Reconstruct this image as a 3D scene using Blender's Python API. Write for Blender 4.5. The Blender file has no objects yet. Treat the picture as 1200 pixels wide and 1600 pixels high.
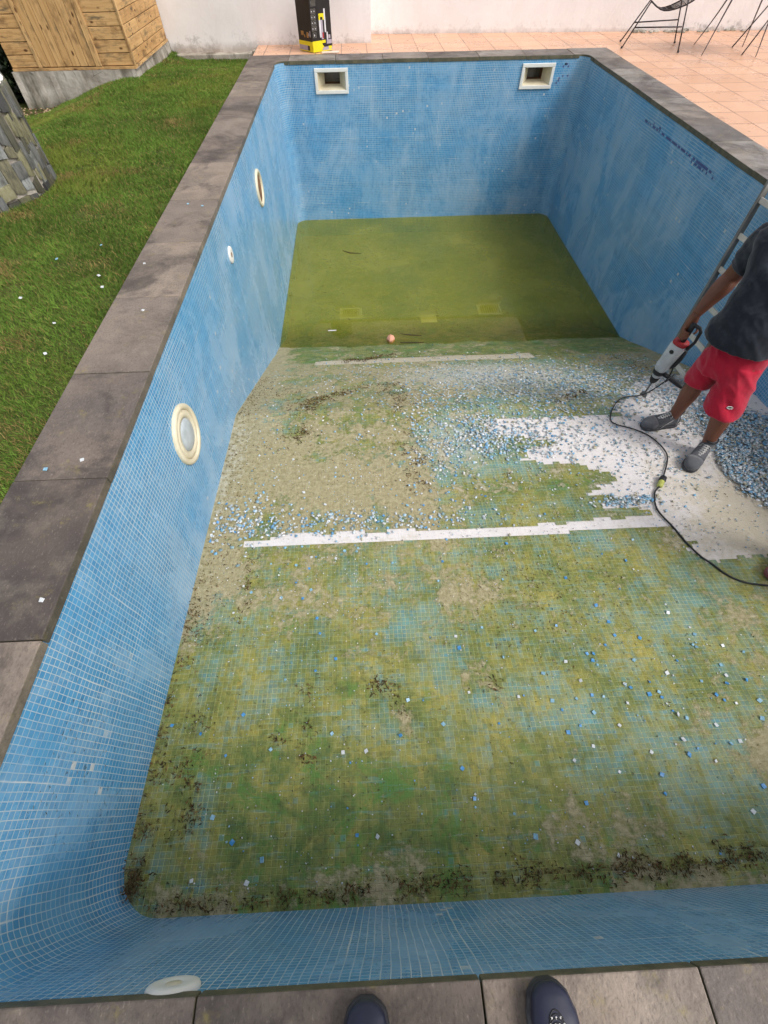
import bpy, math, random
import numpy as np
from mathutils import Vector, Matrix
S = bpy.context.scene
COL = S.collection
random.seed(7); rng = np.random.default_rng(7)
R_ = math.radians

# ---------------------------------------------------------------- camera
cd = bpy.data.cameras.new('camera'); cam = bpy.data.objects.new('camera', cd); COL.objects.link(cam)
cd.sensor_fit = 'VERTICAL'; cd.sensor_height = 36; cd.sensor_width = 27
cd.lens = 14.9925; cd.shift_x = .00416; cd.shift_y = .0011
cd.clip_start = .03; cd.clip_end = 400
rt = Vector((.99900871, -.04357203, -.00911409)); dn = Vector((-.04118951, -.82714679, -.56047445)); fw = Vector((.01688232, .56029426, -.82812156))
m = Matrix.Identity(4)
for i in range(3):
    m[i][0] = rt[i]; m[i][1] = -dn[i]; m[i][2] = -fw[i]
m[0][3], m[1][3], m[2][3] = 1.1953, .3666, 1.5
cam.matrix_world = m
S.camera = cam
S.render.resolution_x = 768; S.render.resolution_y = 1024
# ---------------------------------------------------------------- light (overcast daylight)
w = bpy.data.worlds.new('World'); S.world = w; w.use_nodes = True
nt = w.node_tree; bgn = nt.nodes['Background']
sky = nt.nodes.new('ShaderNodeTexSky'); sky.sky_type = 'NISHITA'; sky.sun_disc = False
SUN_EL, SUN_AZ = 50, 122            # azimuth clockwise from +Y
sky.sun_elevation = R_(SUN_EL); sky.sun_rotation = R_(SUN_AZ); sky.air_density = 1.0; sky.dust_density = 4.0; sky.ozone_density = 1.0
hs = nt.nodes.new('ShaderNodeHueSaturation'); hs.inputs['Saturation'].default_value = .28; hs.inputs['Value'].default_value = 1.0
nt.links.new(sky.outputs[0], hs.inputs['Color']); nt.links.new(hs.outputs[0], bgn.inputs[0]); bgn.inputs[1].default_value = .15
sd = bpy.data.lights.new('sun', 'SUN'); so = bpy.data.objects.new('sun', sd); COL.objects.link(so)
sd.energy = 1.0; sd.angle = R_(20); sd.color = (1, .965, .93)
d = Vector((math.sin(R_(SUN_AZ)) * math.cos(R_(SUN_EL)), math.cos(R_(SUN_AZ)) * math.cos(R_(SUN_EL)), math.sin(R_(SUN_EL))))
so.rotation_euler = (-d).to_track_quat('-Z', 'Y').to_euler()
S.view_settings.view_transform = 'Standard'; S.view_settings.look = 'None'; S.view_settings.gamma = 1
S.view_settings.exposure = 0.55

# ---------------------------------------------------------------- pool geometry constants (metres, z = 0 at the coping top)
W, L, CW = 4.797, 9.717, .424
DN, SL, YS, YW, DW = 1.0193, .0562, 3.35, 5.66, 2.136
ZS = -DN - SL * YS
YB = 6.35; ZB = ZS + (-DW - ZS) * (YB - YS) / (YW - YS)
TP = .0262
def fz(y):
    if y < YS: return -DN - SL * y
    if y < YB: return ZS + (-DW - ZS) * (y - YS) / (YW - YS)
    return ZB
def fzn(y):
    return np.where(y < YS, -DN - SL * y, np.where(y < YB, ZS + (-DW - ZS) * (y - YS) / (YW - YS), ZB))
def lawn_z(x, y):
    s = lambda t: np.clip(t, 0, 1) ** 2 * (3 - 2 * np.clip(t, 0, 1))
    return -.035 - .12 * s((y - 9.2) / 1.4) * s((x + 2.0) / .5) - .27 * s((-x - 1.95) / 1.5) * s((y - 4) / 4) + .012 * np.sin(x * 2.3 + y) * np.cos(y * 1.7)

# ---------------------------------------------------------------- node helper
class NM:
    def __init__(s, name, rough=.7, spec=.3):
        s.m = bpy.data.materials.new(name); s.m.use_nodes = True; s.t = s.m.node_tree
        s.b = s.t.nodes['Principled BSDF']; s.b.inputs['Roughness'].default_value = rough; s.b.inputs['Specular IOR Level'].default_value = spec
    def n(s, typ, **k):
        nd = s.t.nodes.new('ShaderNode' + typ)
        for a, v in k.items():
            if a.startswith('_'): setattr(nd, a[1:], v)
        for a, v in k.items():
            if not a.startswith('_'): s.set(nd, a, v)
        return nd
    def set(s, nd, a, v):
        if a.startswith('i') and a[1:].isdigit(): sock = nd.inputs[int(a[1:])]
        else: sock = nd.inputs[a.replace('_', ' ')]
        if isinstance(v, bpy.types.NodeSocket): s.t.links.new(v, sock)
        elif isinstance(v, (tuple, list)) and sock.type == 'RGBA': sock.default_value = (*v[:3], 1)
        else: sock.default_value = v
    def coord(s, kind='Object'): return s.n('TexCoord').outputs[kind]
    def geo(s): return s.n('NewGeometry').outputs['Position']
    def mapp(s, v, sc=(1, 1, 1), loc=(0, 0, 0), rot=(0, 0, 0)): return s.n('Mapping', i0=v, Scale=sc, Location=loc, Rotation=rot).outputs[0]
    def noise(s, v, scale, detail=4, rough=.55, dist=0, out=0): return s.n('TexNoise', Vector=v, Scale=scale, Detail=detail, Roughness=rough, Distortion=dist).outputs[out]
    def math(s, op, a, b=0.0, c=0.0, clamp=False): return s.n('Math', _operation=op, _use_clamp=clamp, i0=a, i1=b, i2=c).outputs[0]
    def ramp(s, f, a, b, c=0.0, d_=1.0): return s.n('MapRange', _clamp=True, Value=f, From_Min=a, From_Max=b, To_Min=c, To_Max=d_).outputs[0]
    def mix(s, f, a, b, mode='MIX'):
        nd = s.n('Mix', _data_type='RGBA', _blend_type=mode)
        s.set(nd, 'i0', f); s.set(nd, 'i6', a); s.set(nd, 'i7', b); return nd.outputs[2]
    def attr(s, name): return s.n('Attribute', _attribute_name=name)
    def base(s, c): s.set(s.b, 'Base_Color', c)
    def bump(s, h, strength=.3, dist=.01):
        s.set(s.b, 'Normal', s.n('Bump', Strength=strength, Distance=dist, Height=h).outputs[0])

def simple(name, col, rough=.6, spec=.3, var=.25, scale=8, bump=0, metal=0, dirt=None, bs=60):
    k = NM(name, rough, spec); v = k.coord()
    n1 = k.noise(v, scale, 5)
    c = k.mix(k.ramp(n1, .3, .7), tuple(x * (1 - var) for x in col), tuple(min(1, x * (1 + var)) for x in col))
    if dirt: c = k.mix(k.ramp(k.noise(v, scale * .45, 6, .65), .48, .7, 0, dirt[1]), c, dirt[0])
    k.base(c); k.b.inputs['Metallic'].default_value = metal
    if bump: k.bump(k.noise(v, bs, 5), bump, .004)
    return k.m

# ---------------------------------------------------------------- materials
def mosaic_mat():
    k = NM('blue_mosaic', .32, .35); uv = k.coord('UV')
    sp = k.n('SeparateXYZ', i0=k.mapp(uv, (1 / TP,) * 3)); u, v = sp.outputs[0], sp.outputs[1]
    # small waviness of the rows
    wob = k.noise(uv, 2.2, 2)
    u = k.math('ADD', u, k.math('MULTIPLY', wob, .9)); v = k.math('ADD', v, k.math('MULTIPLY', k.noise(k.mapp(uv, (1, 1, 1), (7, 3, 0)), 2.0, 2), .8))
    fu, fv = k.math('FRACT', u), k.math('FRACT', v)
    eu = k.math('ABSOLUTE', k.math('SUBTRACT', fu, .5)); ev = k.math('ABSOLUTE', k.math('SUBTRACT', fv, .5))
    e = k.math('MAXIMUM', eu, ev)
    cell = k.n('CombineXYZ', i0=k.math('FLOOR', u), i1=k.math('FLOOR', v))
    wn = k.n('TexWhiteNoise', _noise_dimensions='2D', Vector=cell.outputs[0])
    wnr = k.noise(k.mapp(uv, (.45, 7.5, 1)), 1.6, 3)          # sheets of mosaic, row by row
    base = k.mix(wn.outputs[0], (.035, .210, .42), (.080, .305, .53))
    base = k.mix(k.ramp(wnr, .35, .7, 0, .6), base, (.085, .33, .60))
    # worn, calcium covered patches running down the wall
    st = k.noise(k.mapp(uv, (1.0, .62, 1), rot=(0, 0, .35)), 1.9, 8, .68, .5)
    st2 = k.noise(k.mapp(uv, (6, .5, 1)), 1.5, 4, .6)
    lime = k.math('ADD', k.ramp(st, .45, .72, 0, .66), k.ramp(st2, .50, .75, 0, .22), clamp=True)
    spk = k.noise(k.mapp(uv, (1, 1, 1), (11, 2, 0)), 42, 5, .75)
    lime = k.math('MULTIPLY', lime, k.ramp(spk, .30, .60, .55, 1))
    base = k.mix(lime, base, (.38, .52, .64))
    base = k.mix(k.ramp(spk, .60, .74, 0, .30), base, (.45, .52, .58))
    grey = k.ramp(k.noise(k.mapp(uv, (.8, .6, 1), (31, 9, 0)), 1.3, 6, .65), .5, .78, 0, .45)
    base = k.mix(grey, base, (.16, .27, .36))
    g = k.ramp(e, .425, .46)
    grc = k.mix(k.noise(uv, 5, 3), (.42, .50, .54), (.66, .66, .60))
    miss = k.ramp(k.noise(uv, 1.4, 3), .35, .6, .35, .95)
    jn = lambda q, nn: k.math('COMPARE', k.math('PINGPONG', k.math('ADD', k.math('FLOOR', q), 3000.0), nn), 0.0, .1)
    sheet = k.math('MULTIPLY', k.math('MAXIMUM', k.math('MULTIPLY', jn(u, 7.0), k.ramp(fu, .78, .90, 0, 1)), k.math('MULTIPLY', jn(v, 6.0), k.ramp(fv, .78, .90, 0, 1))), k.ramp(k.noise(uv, 3.3, 3), .45, .6))
    gone = k.math('MULTIPLY', k.math('GREATER_THAN', wn.outputs[0], .993), k.ramp(k.noise(uv, 2.1, 3), .50, .60))
    c = k.mix(k.math('MULTIPLY', g, miss), base, grc)
    c = k.mix(k.math('MULTIPLY', sheet, .7), c, (.62, .64, .62)); c = k.mix(k.math('MULTIPLY', gone, .8), c, (.60, .58, .55))
    # dark mortar marks where tiles came off under the coping of the long right wall (attribute painted per corner)
    a = k.attr('scar').outputs['Fac']
    hole = k.math('MULTIPLY', k.math('MULTIPLY', a, k.math('SUBTRACT', 1.0, g)), k.ramp(wn.outputs[0], .3, .35))
    c = k.mix(hole, c, (.05, .045, .16))
    # dirt line low on the wall
    k.base(c)
    k.set(k.b, 'Roughness', k.math('ADD', .22, k.math('ADD', k.math('MULTIPLY', lime, .35), k.math('MULTIPLY', g, .3))))
    k.bump(k.math('ADD', k.math('MULTIPLY', g, -1.0), k.math('MULTIPLY', wn.outputs[0], .25)), .35, .002)
    return k.m

def floor_mat():
    k = NM('algae_mosaic', .55, .3); uv = k.coord('UV')
    sp = k.n('SeparateXYZ', i0=k.mapp(uv, (1 / TP,) * 3)); u, v = sp.outputs[0], sp.outputs[1]
    fu, fv = k.math('FRACT', u), k.math('FRACT', v)
    eu = k.math('ABSOLUTE', k.math('SUBTRACT', fu, .5)); ev = k.math('ABSOLUTE', k.math('SUBTRACT', fv, .5))
    e = k.math('MAXIMUM', eu, ev)
    cell = k.n('CombineXYZ', i0=k.math('FLOOR', u), i1=k.math('FLOOR', v))
    wn = k.n('TexWhiteNoise', _noise_dimensions='2D', Vector=cell.outputs[0]).outputs[0]
    a = k.attr('mask'); s3 = k.n('SeparateColor', i0=a.outputs['Color']); G, T, D = s3.outputs[0], s3.outputs[1], s3.outputs[2]
    fine = k.noise(uv, 26, 8, .7); mid = k.noise(uv, 7, 7, .65, .6); streak = k.noise(k.mapp(uv, (14, 3, 1), rot=(0, 0, .25)), 1.6, 6, .65)
    tile = k.mix(wn, (.06, .26, .36), (.12, .36, .40))
    g = k.ramp(e, .41, .47)
    c = k.mix(k.math('MULTIPLY', g, .85), tile, (.50, .55, .40))
    # algae film: patchy, thinner on some tiles
    tq = k.noise(cell.outputs[0], .21, 5, .68); tq2 = k.noise(k.mapp(cell.outputs[0], (.35, 1, 1), rot=(0, 0, .12)), .30, 4, .7)
    gf = k.math('ADD', G, k.math('ADD', k.math('MULTIPLY', k.math('SUBTRACT', tq, .5), .9), k.math('MULTIPLY', k.math('SUBTRACT', tq2, .5), 1.0)))
    gf = k.math('ADD', gf, k.math('ADD', k.math('MULTIPLY', k.math('SUBTRACT', mid, .5), 1.5), k.math('ADD', k.math('MULTIPLY', k.math('SUBTRACT', wn, .5), .22), k.math('MULTIPLY', k.math('SUBTRACT', streak, .5), 1.5))))
    gf = k.ramp(gf, .02, .74, .42, .95)
    algae = k.mix(k.ramp(k.noise(uv, 3.1, 6, .6), .36, .64), (.15, .158, .014), (.37, .295, .045))
    algae = k.mix(k.math('MULTIPLY', g, .42), algae, (.48, .50, .17))
    deep = k.ramp(k.math('MULTIPLY', G, mid), .38, .62, 0, .85)
    algae = k.mix(deep, algae, (.055, .115, .010))
    slime = k.noise(uv, 17, 5, .75, .8); algae = k.mix(k.ramp(slime, .50, .66, 0, .6), algae, (.055, .065, .012)); algae = k.mix(k.ramp(slime, .46, .34, 0, .45), algae, (.32, .31, .09))
    sA = k.noise(k.mapp(uv, (46, 5, 1), rot=(0, 0, .18)), 1.0, 6, .7, .5); sB = k.noise(k.mapp(uv, (4, 38, 1), rot=(0, 0, -.22)), 1.0, 6, .7, .5)
    algae = k.mix(k.ramp(sA, .54, .66, 0, .38), algae, (.055, .075, .010)); algae = k.mix(k.ramp(sA, .44, .34, 0, .34), algae, (.40, .36, .10))
    algae = k.mix(k.ramp(sB, .56, .66, 0, .32), algae, (.11, .075, .025)); algae = k.mix(k.ramp(wn, 0, 1, 0, .35), algae, (.07, .125, .03))
    brt = k.math('MULTIPLY', k.ramp(k.noise(uv, 5.5, 7, .75, .7), .52, .60), k.ramp(G, .7, .9)); algae = k.mix(k.math('MULTIPLY', brt, .7), algae, (.085, .20, .020))
    gf = k.math('SUBTRACT', gf, k.math('MULTIPLY', k.ramp(sB, .45, .36), .25), clamp=True)
    c = k.mix(gf, c, algae)
    c = k.mix(k.math('MULTIPLY', k.ramp(tq2, .60, .70), k.ramp(wn, .45, .55, 0, .45)), c, k.mix(g, tile, (.5, .55, .4)))
    # tan silt
    tf = k.math('ADD', T, k.math('ADD', k.math('MULTIPLY', k.math('SUBTRACT', fine, .5), 1.0), k.math('MULTIPLY', k.math('SUBTRACT', mid, .5), 1.3)))
    tf = k.ramp(tf, .45, .68, 0, .92)
    silt = k.mix(k.ramp(fine, .3, .7), (.24, .20, .095), (.47, .41, .26))
    silt = k.mix(k.ramp(k.noise(uv, 60, 4, .7), .58, .70, 0, .7), silt, (.13, .09, .035))
    c = k.mix(tf, c, silt)
    # pale dust of ground mortar
    P = a.outputs['Alpha']
    pf = k.ramp(k.math('ADD', P, k.math('ADD', k.math('MULTIPLY', k.math('SUBTRACT', fine, .5), 1.3), k.math('MULTIPLY', k.math('SUBTRACT', mid, .5), .8))), .35, .9, 0, .85)
    c = k.mix(pf, c, (.50, .50, .44))
    df = k.ramp(k.math('ADD', D, k.math('MULTIPLY', k.math('SUBTRACT', fine, .5), 1.5)), .5, .9, 0, .85)
    c = k.mix(df, c, (.075, .052, .020))
    k.base(c)
    k.set(k.b, 'Roughness', k.ramp(mid, .3, .7, .38, .75))
    gr2 = k.noise(uv, 95, 4, .8); pat = k.noise(k.mapp(uv, (1, 1, 1), (3, 7, 0)), 4.5, 5, .65)
    spk = k.ramp(k.math('ADD', gr2, k.math('MULTIPLY', pat, .35)), .82, .90, 0, .7)
    c = k.mix(spk, c, (.07, .055, .025)); spl = k.ramp(k.math('SUBTRACT', gr2, k.math('MULTIPLY', pat, .30)), .18, .12, 0, .35); c = k.mix(spl, c, (.42, .40, .30))
    k.base(c)
    h = k.math('ADD', k.math('MULTIPLY', g, -.6), k.math('ADD', k.math('MULTIPLY', tf, k.math('MULTIPLY', fine, 2.2)), k.math('MULTIPLY', gf, k.math('MULTIPLY', fine, 1.2))))
    k.bump(h, .55, .006)
    return k.m

def mortar_mat():
    k = NM('white_mortar', .85, .15); uv = k.coord('UV')
    a = k.attr('mask'); s3 = k.n('SeparateColor', i0=a.outputs['Color'])
    fine = k.noise(uv, 24, 7, .7); mid = k.noise(uv, 5, 6, .65)
    c = k.mix(k.ramp(mid, .3, .7), (.58, .545, .53), (.76, .72, .71))
    tf = k.ramp(k.math('ADD', s3.outputs[1], k.math('ADD', k.math('MULTIPLY', k.math('SUBTRACT', mid, .5), 1.6), k.math('MULTIPLY', k.math('SUBTRACT', fine, .5), .8))), .3, .8, 0, .8)
    c = k.mix(tf, c, (.42, .36, .24))
    c = k.mix(k.ramp(fine, .60, .72, 0, .5), c, (.36, .37, .36))
    sp = k.n('SeparateXYZ', i0=k.mapp(uv, (1 / TP,) * 3)); ee = k.math('MAXIMUM', k.math('ABSOLUTE', k.math('SUBTRACT', k.math('FRACT', sp.outputs[0]), .5)), k.math('ABSOLUTE', k.math('SUBTRACT', k.math('FRACT', sp.outputs[1]), .5)))
    imp = k.math('MULTIPLY', k.ramp(ee, .40, .46), k.ramp(mid, .45, .62, 0, .5)); c = k.mix(imp, c, (.50, .48, .46))
    scr = k.noise(k.mapp(uv, (3, 55, 1), rot=(0, 0, .3)), 1.0, 4, .6); c = k.mix(k.ramp(scr, .62, .72, 0, .4), c, (.44, .42, .40))
    c = k.mix(k.ramp(k.noise(uv, 70, 3, .6), .64, .70, 0, .6), c, (.16, .16, .14))
    c = k.mix(s3.outputs[0], c, (.17, .18, .035))
    k.base(c); k.bump(k.math('ADD', fine, k.noise(uv, 90, 3)), .5, .004)
    return k.m

def attr_mat(name, rough=.6, spec=.3, bump=0):
    k = NM(name, rough, spec); c = k.attr('col').outputs['Color']
    k.base(k.mix(k.ramp(k.noise(k.geo(), 90, 3), .3, .7, 0, .35), c, (.25, .24, .2)) if bump else c)
    return k.m

def stone_mat():
    k = NM('coping_stone', .62, .3); v = k.geo(); o = k.n('ObjectInfo')
    col = o.outputs['Color']
    n1 = k.noise(v, 2.6, 7, .66, .5); n2 = k.noise(v, 38, 6, .7); n3 = k.noise(k.mapp(v, (1, 1, 1), (5, 2, 1)), 6, 6, .65)
    c = k.mix(k.ramp(n1, .40, .66, 0, .70), col, (.095, .080, .072))
    c = k.mix(k.ramp(k.noise(k.mapp(v, (1, 1, 1), (2, 2, 2)), 1.1, 3, .5), .42, .62, 0, .42), c, (.27, .21, .165))
    c = k.mix(k.ramp(k.noise(k.mapp(v, (1, 1, 1), (8, 3, 2)), 1.9, 8, .7, .7), .50, .62, 0, .75), c, (.048, .040, .038))
    c = k.mix(k.ramp(n3, .5, .72, 0, .35), c, (.30, .255, .20))
    pit = k.noise(k.mapp(v, (1.6, .7, 1)), 75, 5, .75)
    c = k.mix(k.ramp(pit, .52, .66, 0, .6), c, (.07, .055, .045)); c = k.mix(k.ramp(pit, .42, .32, 0, .35), c, (.42, .35, .28))
    lich = k.math('MULTIPLY', k.ramp(k.noise(k.mapp(v, (1, 1, 1), (9, 9, 9)), 9, 5, .7), .57, .68), k.ramp(n2, .42, .6))
    c = k.mix(k.math('MULTIPLY', lich, .55), c, (.27, .22, .07))
    # moss and slime on the vertical faces
    nz = k.n('SeparateXYZ', i0=k.n('NewGeometry').outputs['True Normal']).outputs[2]
    side = k.ramp(k.math('ABSOLUTE', nz), .3, .7, 1, 0)
    moss = k.mix(k.ramp(k.noise(v, 14, 5), .35, .65), (.055, .06, .035), (.13, .115, .065))
    lx_ = k.ramp(k.n('SeparateXYZ', i0=v).outputs[0], .02, .10, .30, .85); c = k.mix(k.math('MULTIPLY', side, lx_), c, moss)
    k.base(c); k.set(k.b, 'Roughness', k.ramp(n1, .3, .7, .45, .8))
    k.bump(k.math('ADD', k.math('MULTIPLY', n2, 1.0), k.noise(v, 130, 4)), .7, .003)
    return k.m

def terrace_mat():
    k = NM('terracotta_paving', .4, .4); v = k.geo(); s = k.n('SeparateXYZ', i0=v)
    P = .41
    u = k.math('DIVIDE', k.math('SUBTRACT', s.outputs[0], 5.51), P); w_ = k.math('DIVIDE', k.math('SUBTRACT', s.outputs[1], 5.9), P)
    fu, fv = k.math('FRACT', u), k.math('FRACT', w_)
    e = k.math('MAXIMUM', k.math('ABSOLUTE', k.math('SUBTRACT', fu, .5)), k.math('ABSOLUTE', k.math('SUBTRACT', fv, .5)))
    cell = k.n('CombineXYZ', i0=k.math('FLOOR', u), i1=k.math('FLOOR', w_))
    wn = k.n('TexWhiteNoise', _noise_dimensions='2D', Vector=cell.outputs[0])
    c = k.mix(wn.outputs[0], (.56, .29, .165), (.68, .385, .235))
    n = k.noise(v, 3.2, 6, .6); n2 = k.noise(v, 30, 5)
    c = k.mix(k.ramp(n, .35, .7, 0, .5), c, (.72, .44, .29))
    damp = k.ramp(k.noise(k.mapp(v, (1, 1, 1), (3, 8, 0)), 1.5, 6, .62, .6), .55, .72)
    c = k.mix(k.math('MULTIPLY', damp, .6), c, (.36, .20, .11))
    c = k.mix(k.ramp(n2, .5, .75, 0, .2), c, (.5, .33, .24))
    g = k.math('MULTIPLY', k.ramp(e, .481, .488), k.ramp(k.noise(v, 2.7, 3), .35, .6, .5, 1))
    c = k.mix(g, c, (.17, .08, .045))
    k.base(c); k.set(k.b, 'Roughness', k.math('SUBTRACT', k.ramp(n, .3, .7, .22, .42), k.math('MULTIPLY', damp, .12)))
    k.bump(k.math('ADD', k.math('MULTIPLY', g, -2.0), k.math('MULTIPLY', n2, .25)), .3, .003)
    return k.m

def render_wall_mat():
    k = NM('painted_render', .8, .2); v = k.geo(); s = k.n('SeparateXYZ', i0=v)
    n = k.noise(v, 1.3, 6, .6); n2 = k.noise(k.mapp(v, (1, 1, .2)), 3, 5, .6)
    c = k.mix(k.ramp(n, .3, .7), (.74, .70, .685), (.84, .81, .80))
    c = k.mix(k.ramp(n2, .5, .75, 0, .25), c, (.60, .52, .47))
    # mould creeping up from the foot of the wall: blotchy, sparse
    foot = k.ramp(s.outputs[2], -.05, .32, 1, 0)
    blot = k.ramp(k.math('ADD', k.math('MULTIPLY', foot, .42), k.noise(v, 9, 8, .75)), .78, .92)
    more = k.ramp(k.noise(k.mapp(v, (.5, 1, 1), (2, 0, 0)), 1.0, 2), .42, .62, .25, 1)
    c = k.mix(k.math('MULTIPLY', k.math('MULTIPLY', blot, more), .75), c, (.13, .11, .09))
    c = k.mix(k.math('MULTIPLY', k.ramp(s.outputs[2], -.05, .05, 1, 0), .5), c, (.30, .22, .15))
    k.base(c); k.bump(k.noise(v, 22, 6, .65), .45, .01)
    return k.m

def wood_mat():
    k = NM('stained_wood', .65, .25); v = k.coord(); o = k.n('ObjectInfo')
    a = k.attr('grain'); gd = a.outputs['Vector']     # board-local coordinate (along, across, board id)
    g1 = k.noise(k.mapp(gd, (2.2, 42, 9)), 1.0, 6, .6, .8)
    g2 = k.noise(k.mapp(gd, (5, 9, 7)), 1.0, 5, .6)
    idn = k.n('TexWhiteNoise', _noise_dimensions='1D'); sp = k.n('SeparateXYZ', i0=gd); k.set(idn, 'W', sp.outputs[2])
    c = k.mix(idn.outputs[0], (.50, .29, .115), (.66, .42, .19))
    c = k.mix(k.ramp(g1, .42, .7, 0, .6), c, (.30, .145, .045))
    c = k.mix(k.ramp(g2, .52, .68, 0, .7), c, (.16, .085, .035))
    vo = k.n('TexVoronoi', Vector=k.mapp(gd, (5.5, 11, 3.1)), Scale=1.0).outputs[0]
    c = k.mix(k.ramp(vo, .10, .19, .95, 0), c, (.09, .035, .012))
    # weathered, mouldy grey at board edges
    c = k.mix(k.math('MULTIPLY', k.ramp(k.noise(k.mapp(gd, (3, 14, 5), (4, 4, 4)), 1.0, 7, .7), .54, .68), .85), c, (.10, .085, .055))
    k.base(c); k.bump(g1, .3, .004)
    return k.m

def concrete_mat():
    k = NM('old_concrete', .85, .2); v = k.geo()
    n = k.noise(v, 3.5, 7, .65, .5); n2 = k.noise(v, 25, 6, .7)
    c = k.mix(k.ramp(n, .3, .7), (.22, .19, .15), (.52, .48, .42))
    c = k.mix(k.ramp(k.noise(k.mapp(v, (2.2, 2.2, .7), (3, 3, 0)), 1.7, 4, .6), .5, .6, 0, .75), c, (.10, .085, .06))
    z = k.n('SeparateXYZ', i0=v).outputs[2]
    damp = k.ramp(k.math('ADD', z, k.math('MULTIPLY', n, .25)), -.22, -.02, .85, 0)
    c = k.mix(damp, c, (.07, .065, .03))
    vo = k.n('TexVoronoi', _feature='DISTANCE_TO_EDGE', Vector=k.mapp(v, (1, 1, 1.4)), Scale=3.1).outputs[0]
    c = k.mix(k.math('MULTIPLY', k.ramp(vo, .004, .012, .8, 0), k.ramp(k.noise(v, 2.3, 2), .52, .56)), c, (.04, .035, .025))
    k.base(c); k.bump(k.math('ADD', n2, k.math('MULTIPLY', n, 2)), .8, .01)
    return k.m

def ground_mat():
    k = NM('soil_and_thatch', .95, .1); v = k.geo()
    c = k.mix(k.ramp(k.noise(v, 22, 6, .7), .35, .65), (.035, .055, .012), (.10, .115, .03))
    c = k.mix(k.ramp(k.noise(v, 1.1, 5, .6), .5, .7, 0, .45), c, (.12, .10, .035))
    k.base(c); k.bump(k.noise(v, 60, 5), .8, .02)
    return k.m

def water_mat():
    k = NM('green_water', .04, .5); v = k.geo()
    n = k.noise(v, 1.1, 6, .6, .5); n2 = k.noise(v, 9, 6, .7)
    c = k.mix(k.ramp(n, .35, .68), (.22, .235, .028), (.31, .305, .050))
    c = k.mix(k.ramp(k.noise(k.mapp(v, (1, 1, 1), (4, 0, 0)), .55, 3), .5, .72, 0, .6), c, (.11, .165, .045))
    c = k.mix(k.ramp(n2, .62, .75, 0, .4), c, (.07, .075, .015))
    k.base(c)
    tr = k.t.nodes.new('ShaderNodeBsdfTransparent'); tr.inputs[0].default_value = (.82, .84, .42, 1)
    mx = k.t.nodes.new('ShaderNodeMixShader')
    out = k.t.nodes['Material Output']
    dep = k.attr('depth').outputs['Fac']
    k.t.links.new(k.ramp(dep, 0.0, .28, .04, .60), mx.inputs[0])
    k.t.links.new(tr.outputs[0], mx.inputs[1]); k.t.links.new(k.b.outputs[0], mx.inputs[2])
    k.b.inputs['Specular IOR Level'].default_value = 0; gl = k.n('BsdfGlossy', Roughness=.03); fr = k.n('Fresnel', IOR=1.33); m2 = k.n('MixShader', i0=fr.outputs[0]); k.t.links.new(mx.outputs[0], m2.inputs[1]); k.t.links.new(gl.outputs[0], m2.inputs[2]); k.t.links.new(m2.outputs[0], out.inputs['Surface'])
    k.bump(k.noise(v, 5, 3), .04, .01)
    return k.m

def slate_mat():
    k = NM('slate_cladding', .75, .25); c = k.attr('col').outputs['Color']; v = k.geo()
    n = k.noise(k.mapp(v, (1, 1, .35)), 26, 7, .75); n2 = k.noise(v, 4, 6, .6)
    c = k.mix(k.ramp(n, .45, .62, 0, .7), c, (.045, .045, .04)); c = k.mix(k.ramp(n, .42, .30, 0, .4), c, (.38, .38, .36))
    c = k.mix(k.ramp(n2, .55, .72, 0, .5), c, (.23, .22, .10))
    k.base(c); k.bump(n, .7, .008)
    return k.m

def cloth_mat(name, col, dust, amt, rough=.9):
    k = NM(name, rough, .15); v = k.coord(); 
    c = k.mix(k.ramp(k.noise(v, 3.2, 6, .65, .4), .5, .78, 0, amt), col, dust)
    c = k.mix(k.ramp(k.noise(v, 60, 3), .3, .7, 0, .25), c, tuple(x * .6 for x in col))
    k.base(c); k.bump(k.math('ADD', k.noise(v, 5, 4), k.math('MULTIPLY', k.noise(v, 220, 2), .15)), .35, .02)
    k.b.inputs['Sheen Weight'].default_value = .2
    return k.m

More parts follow.
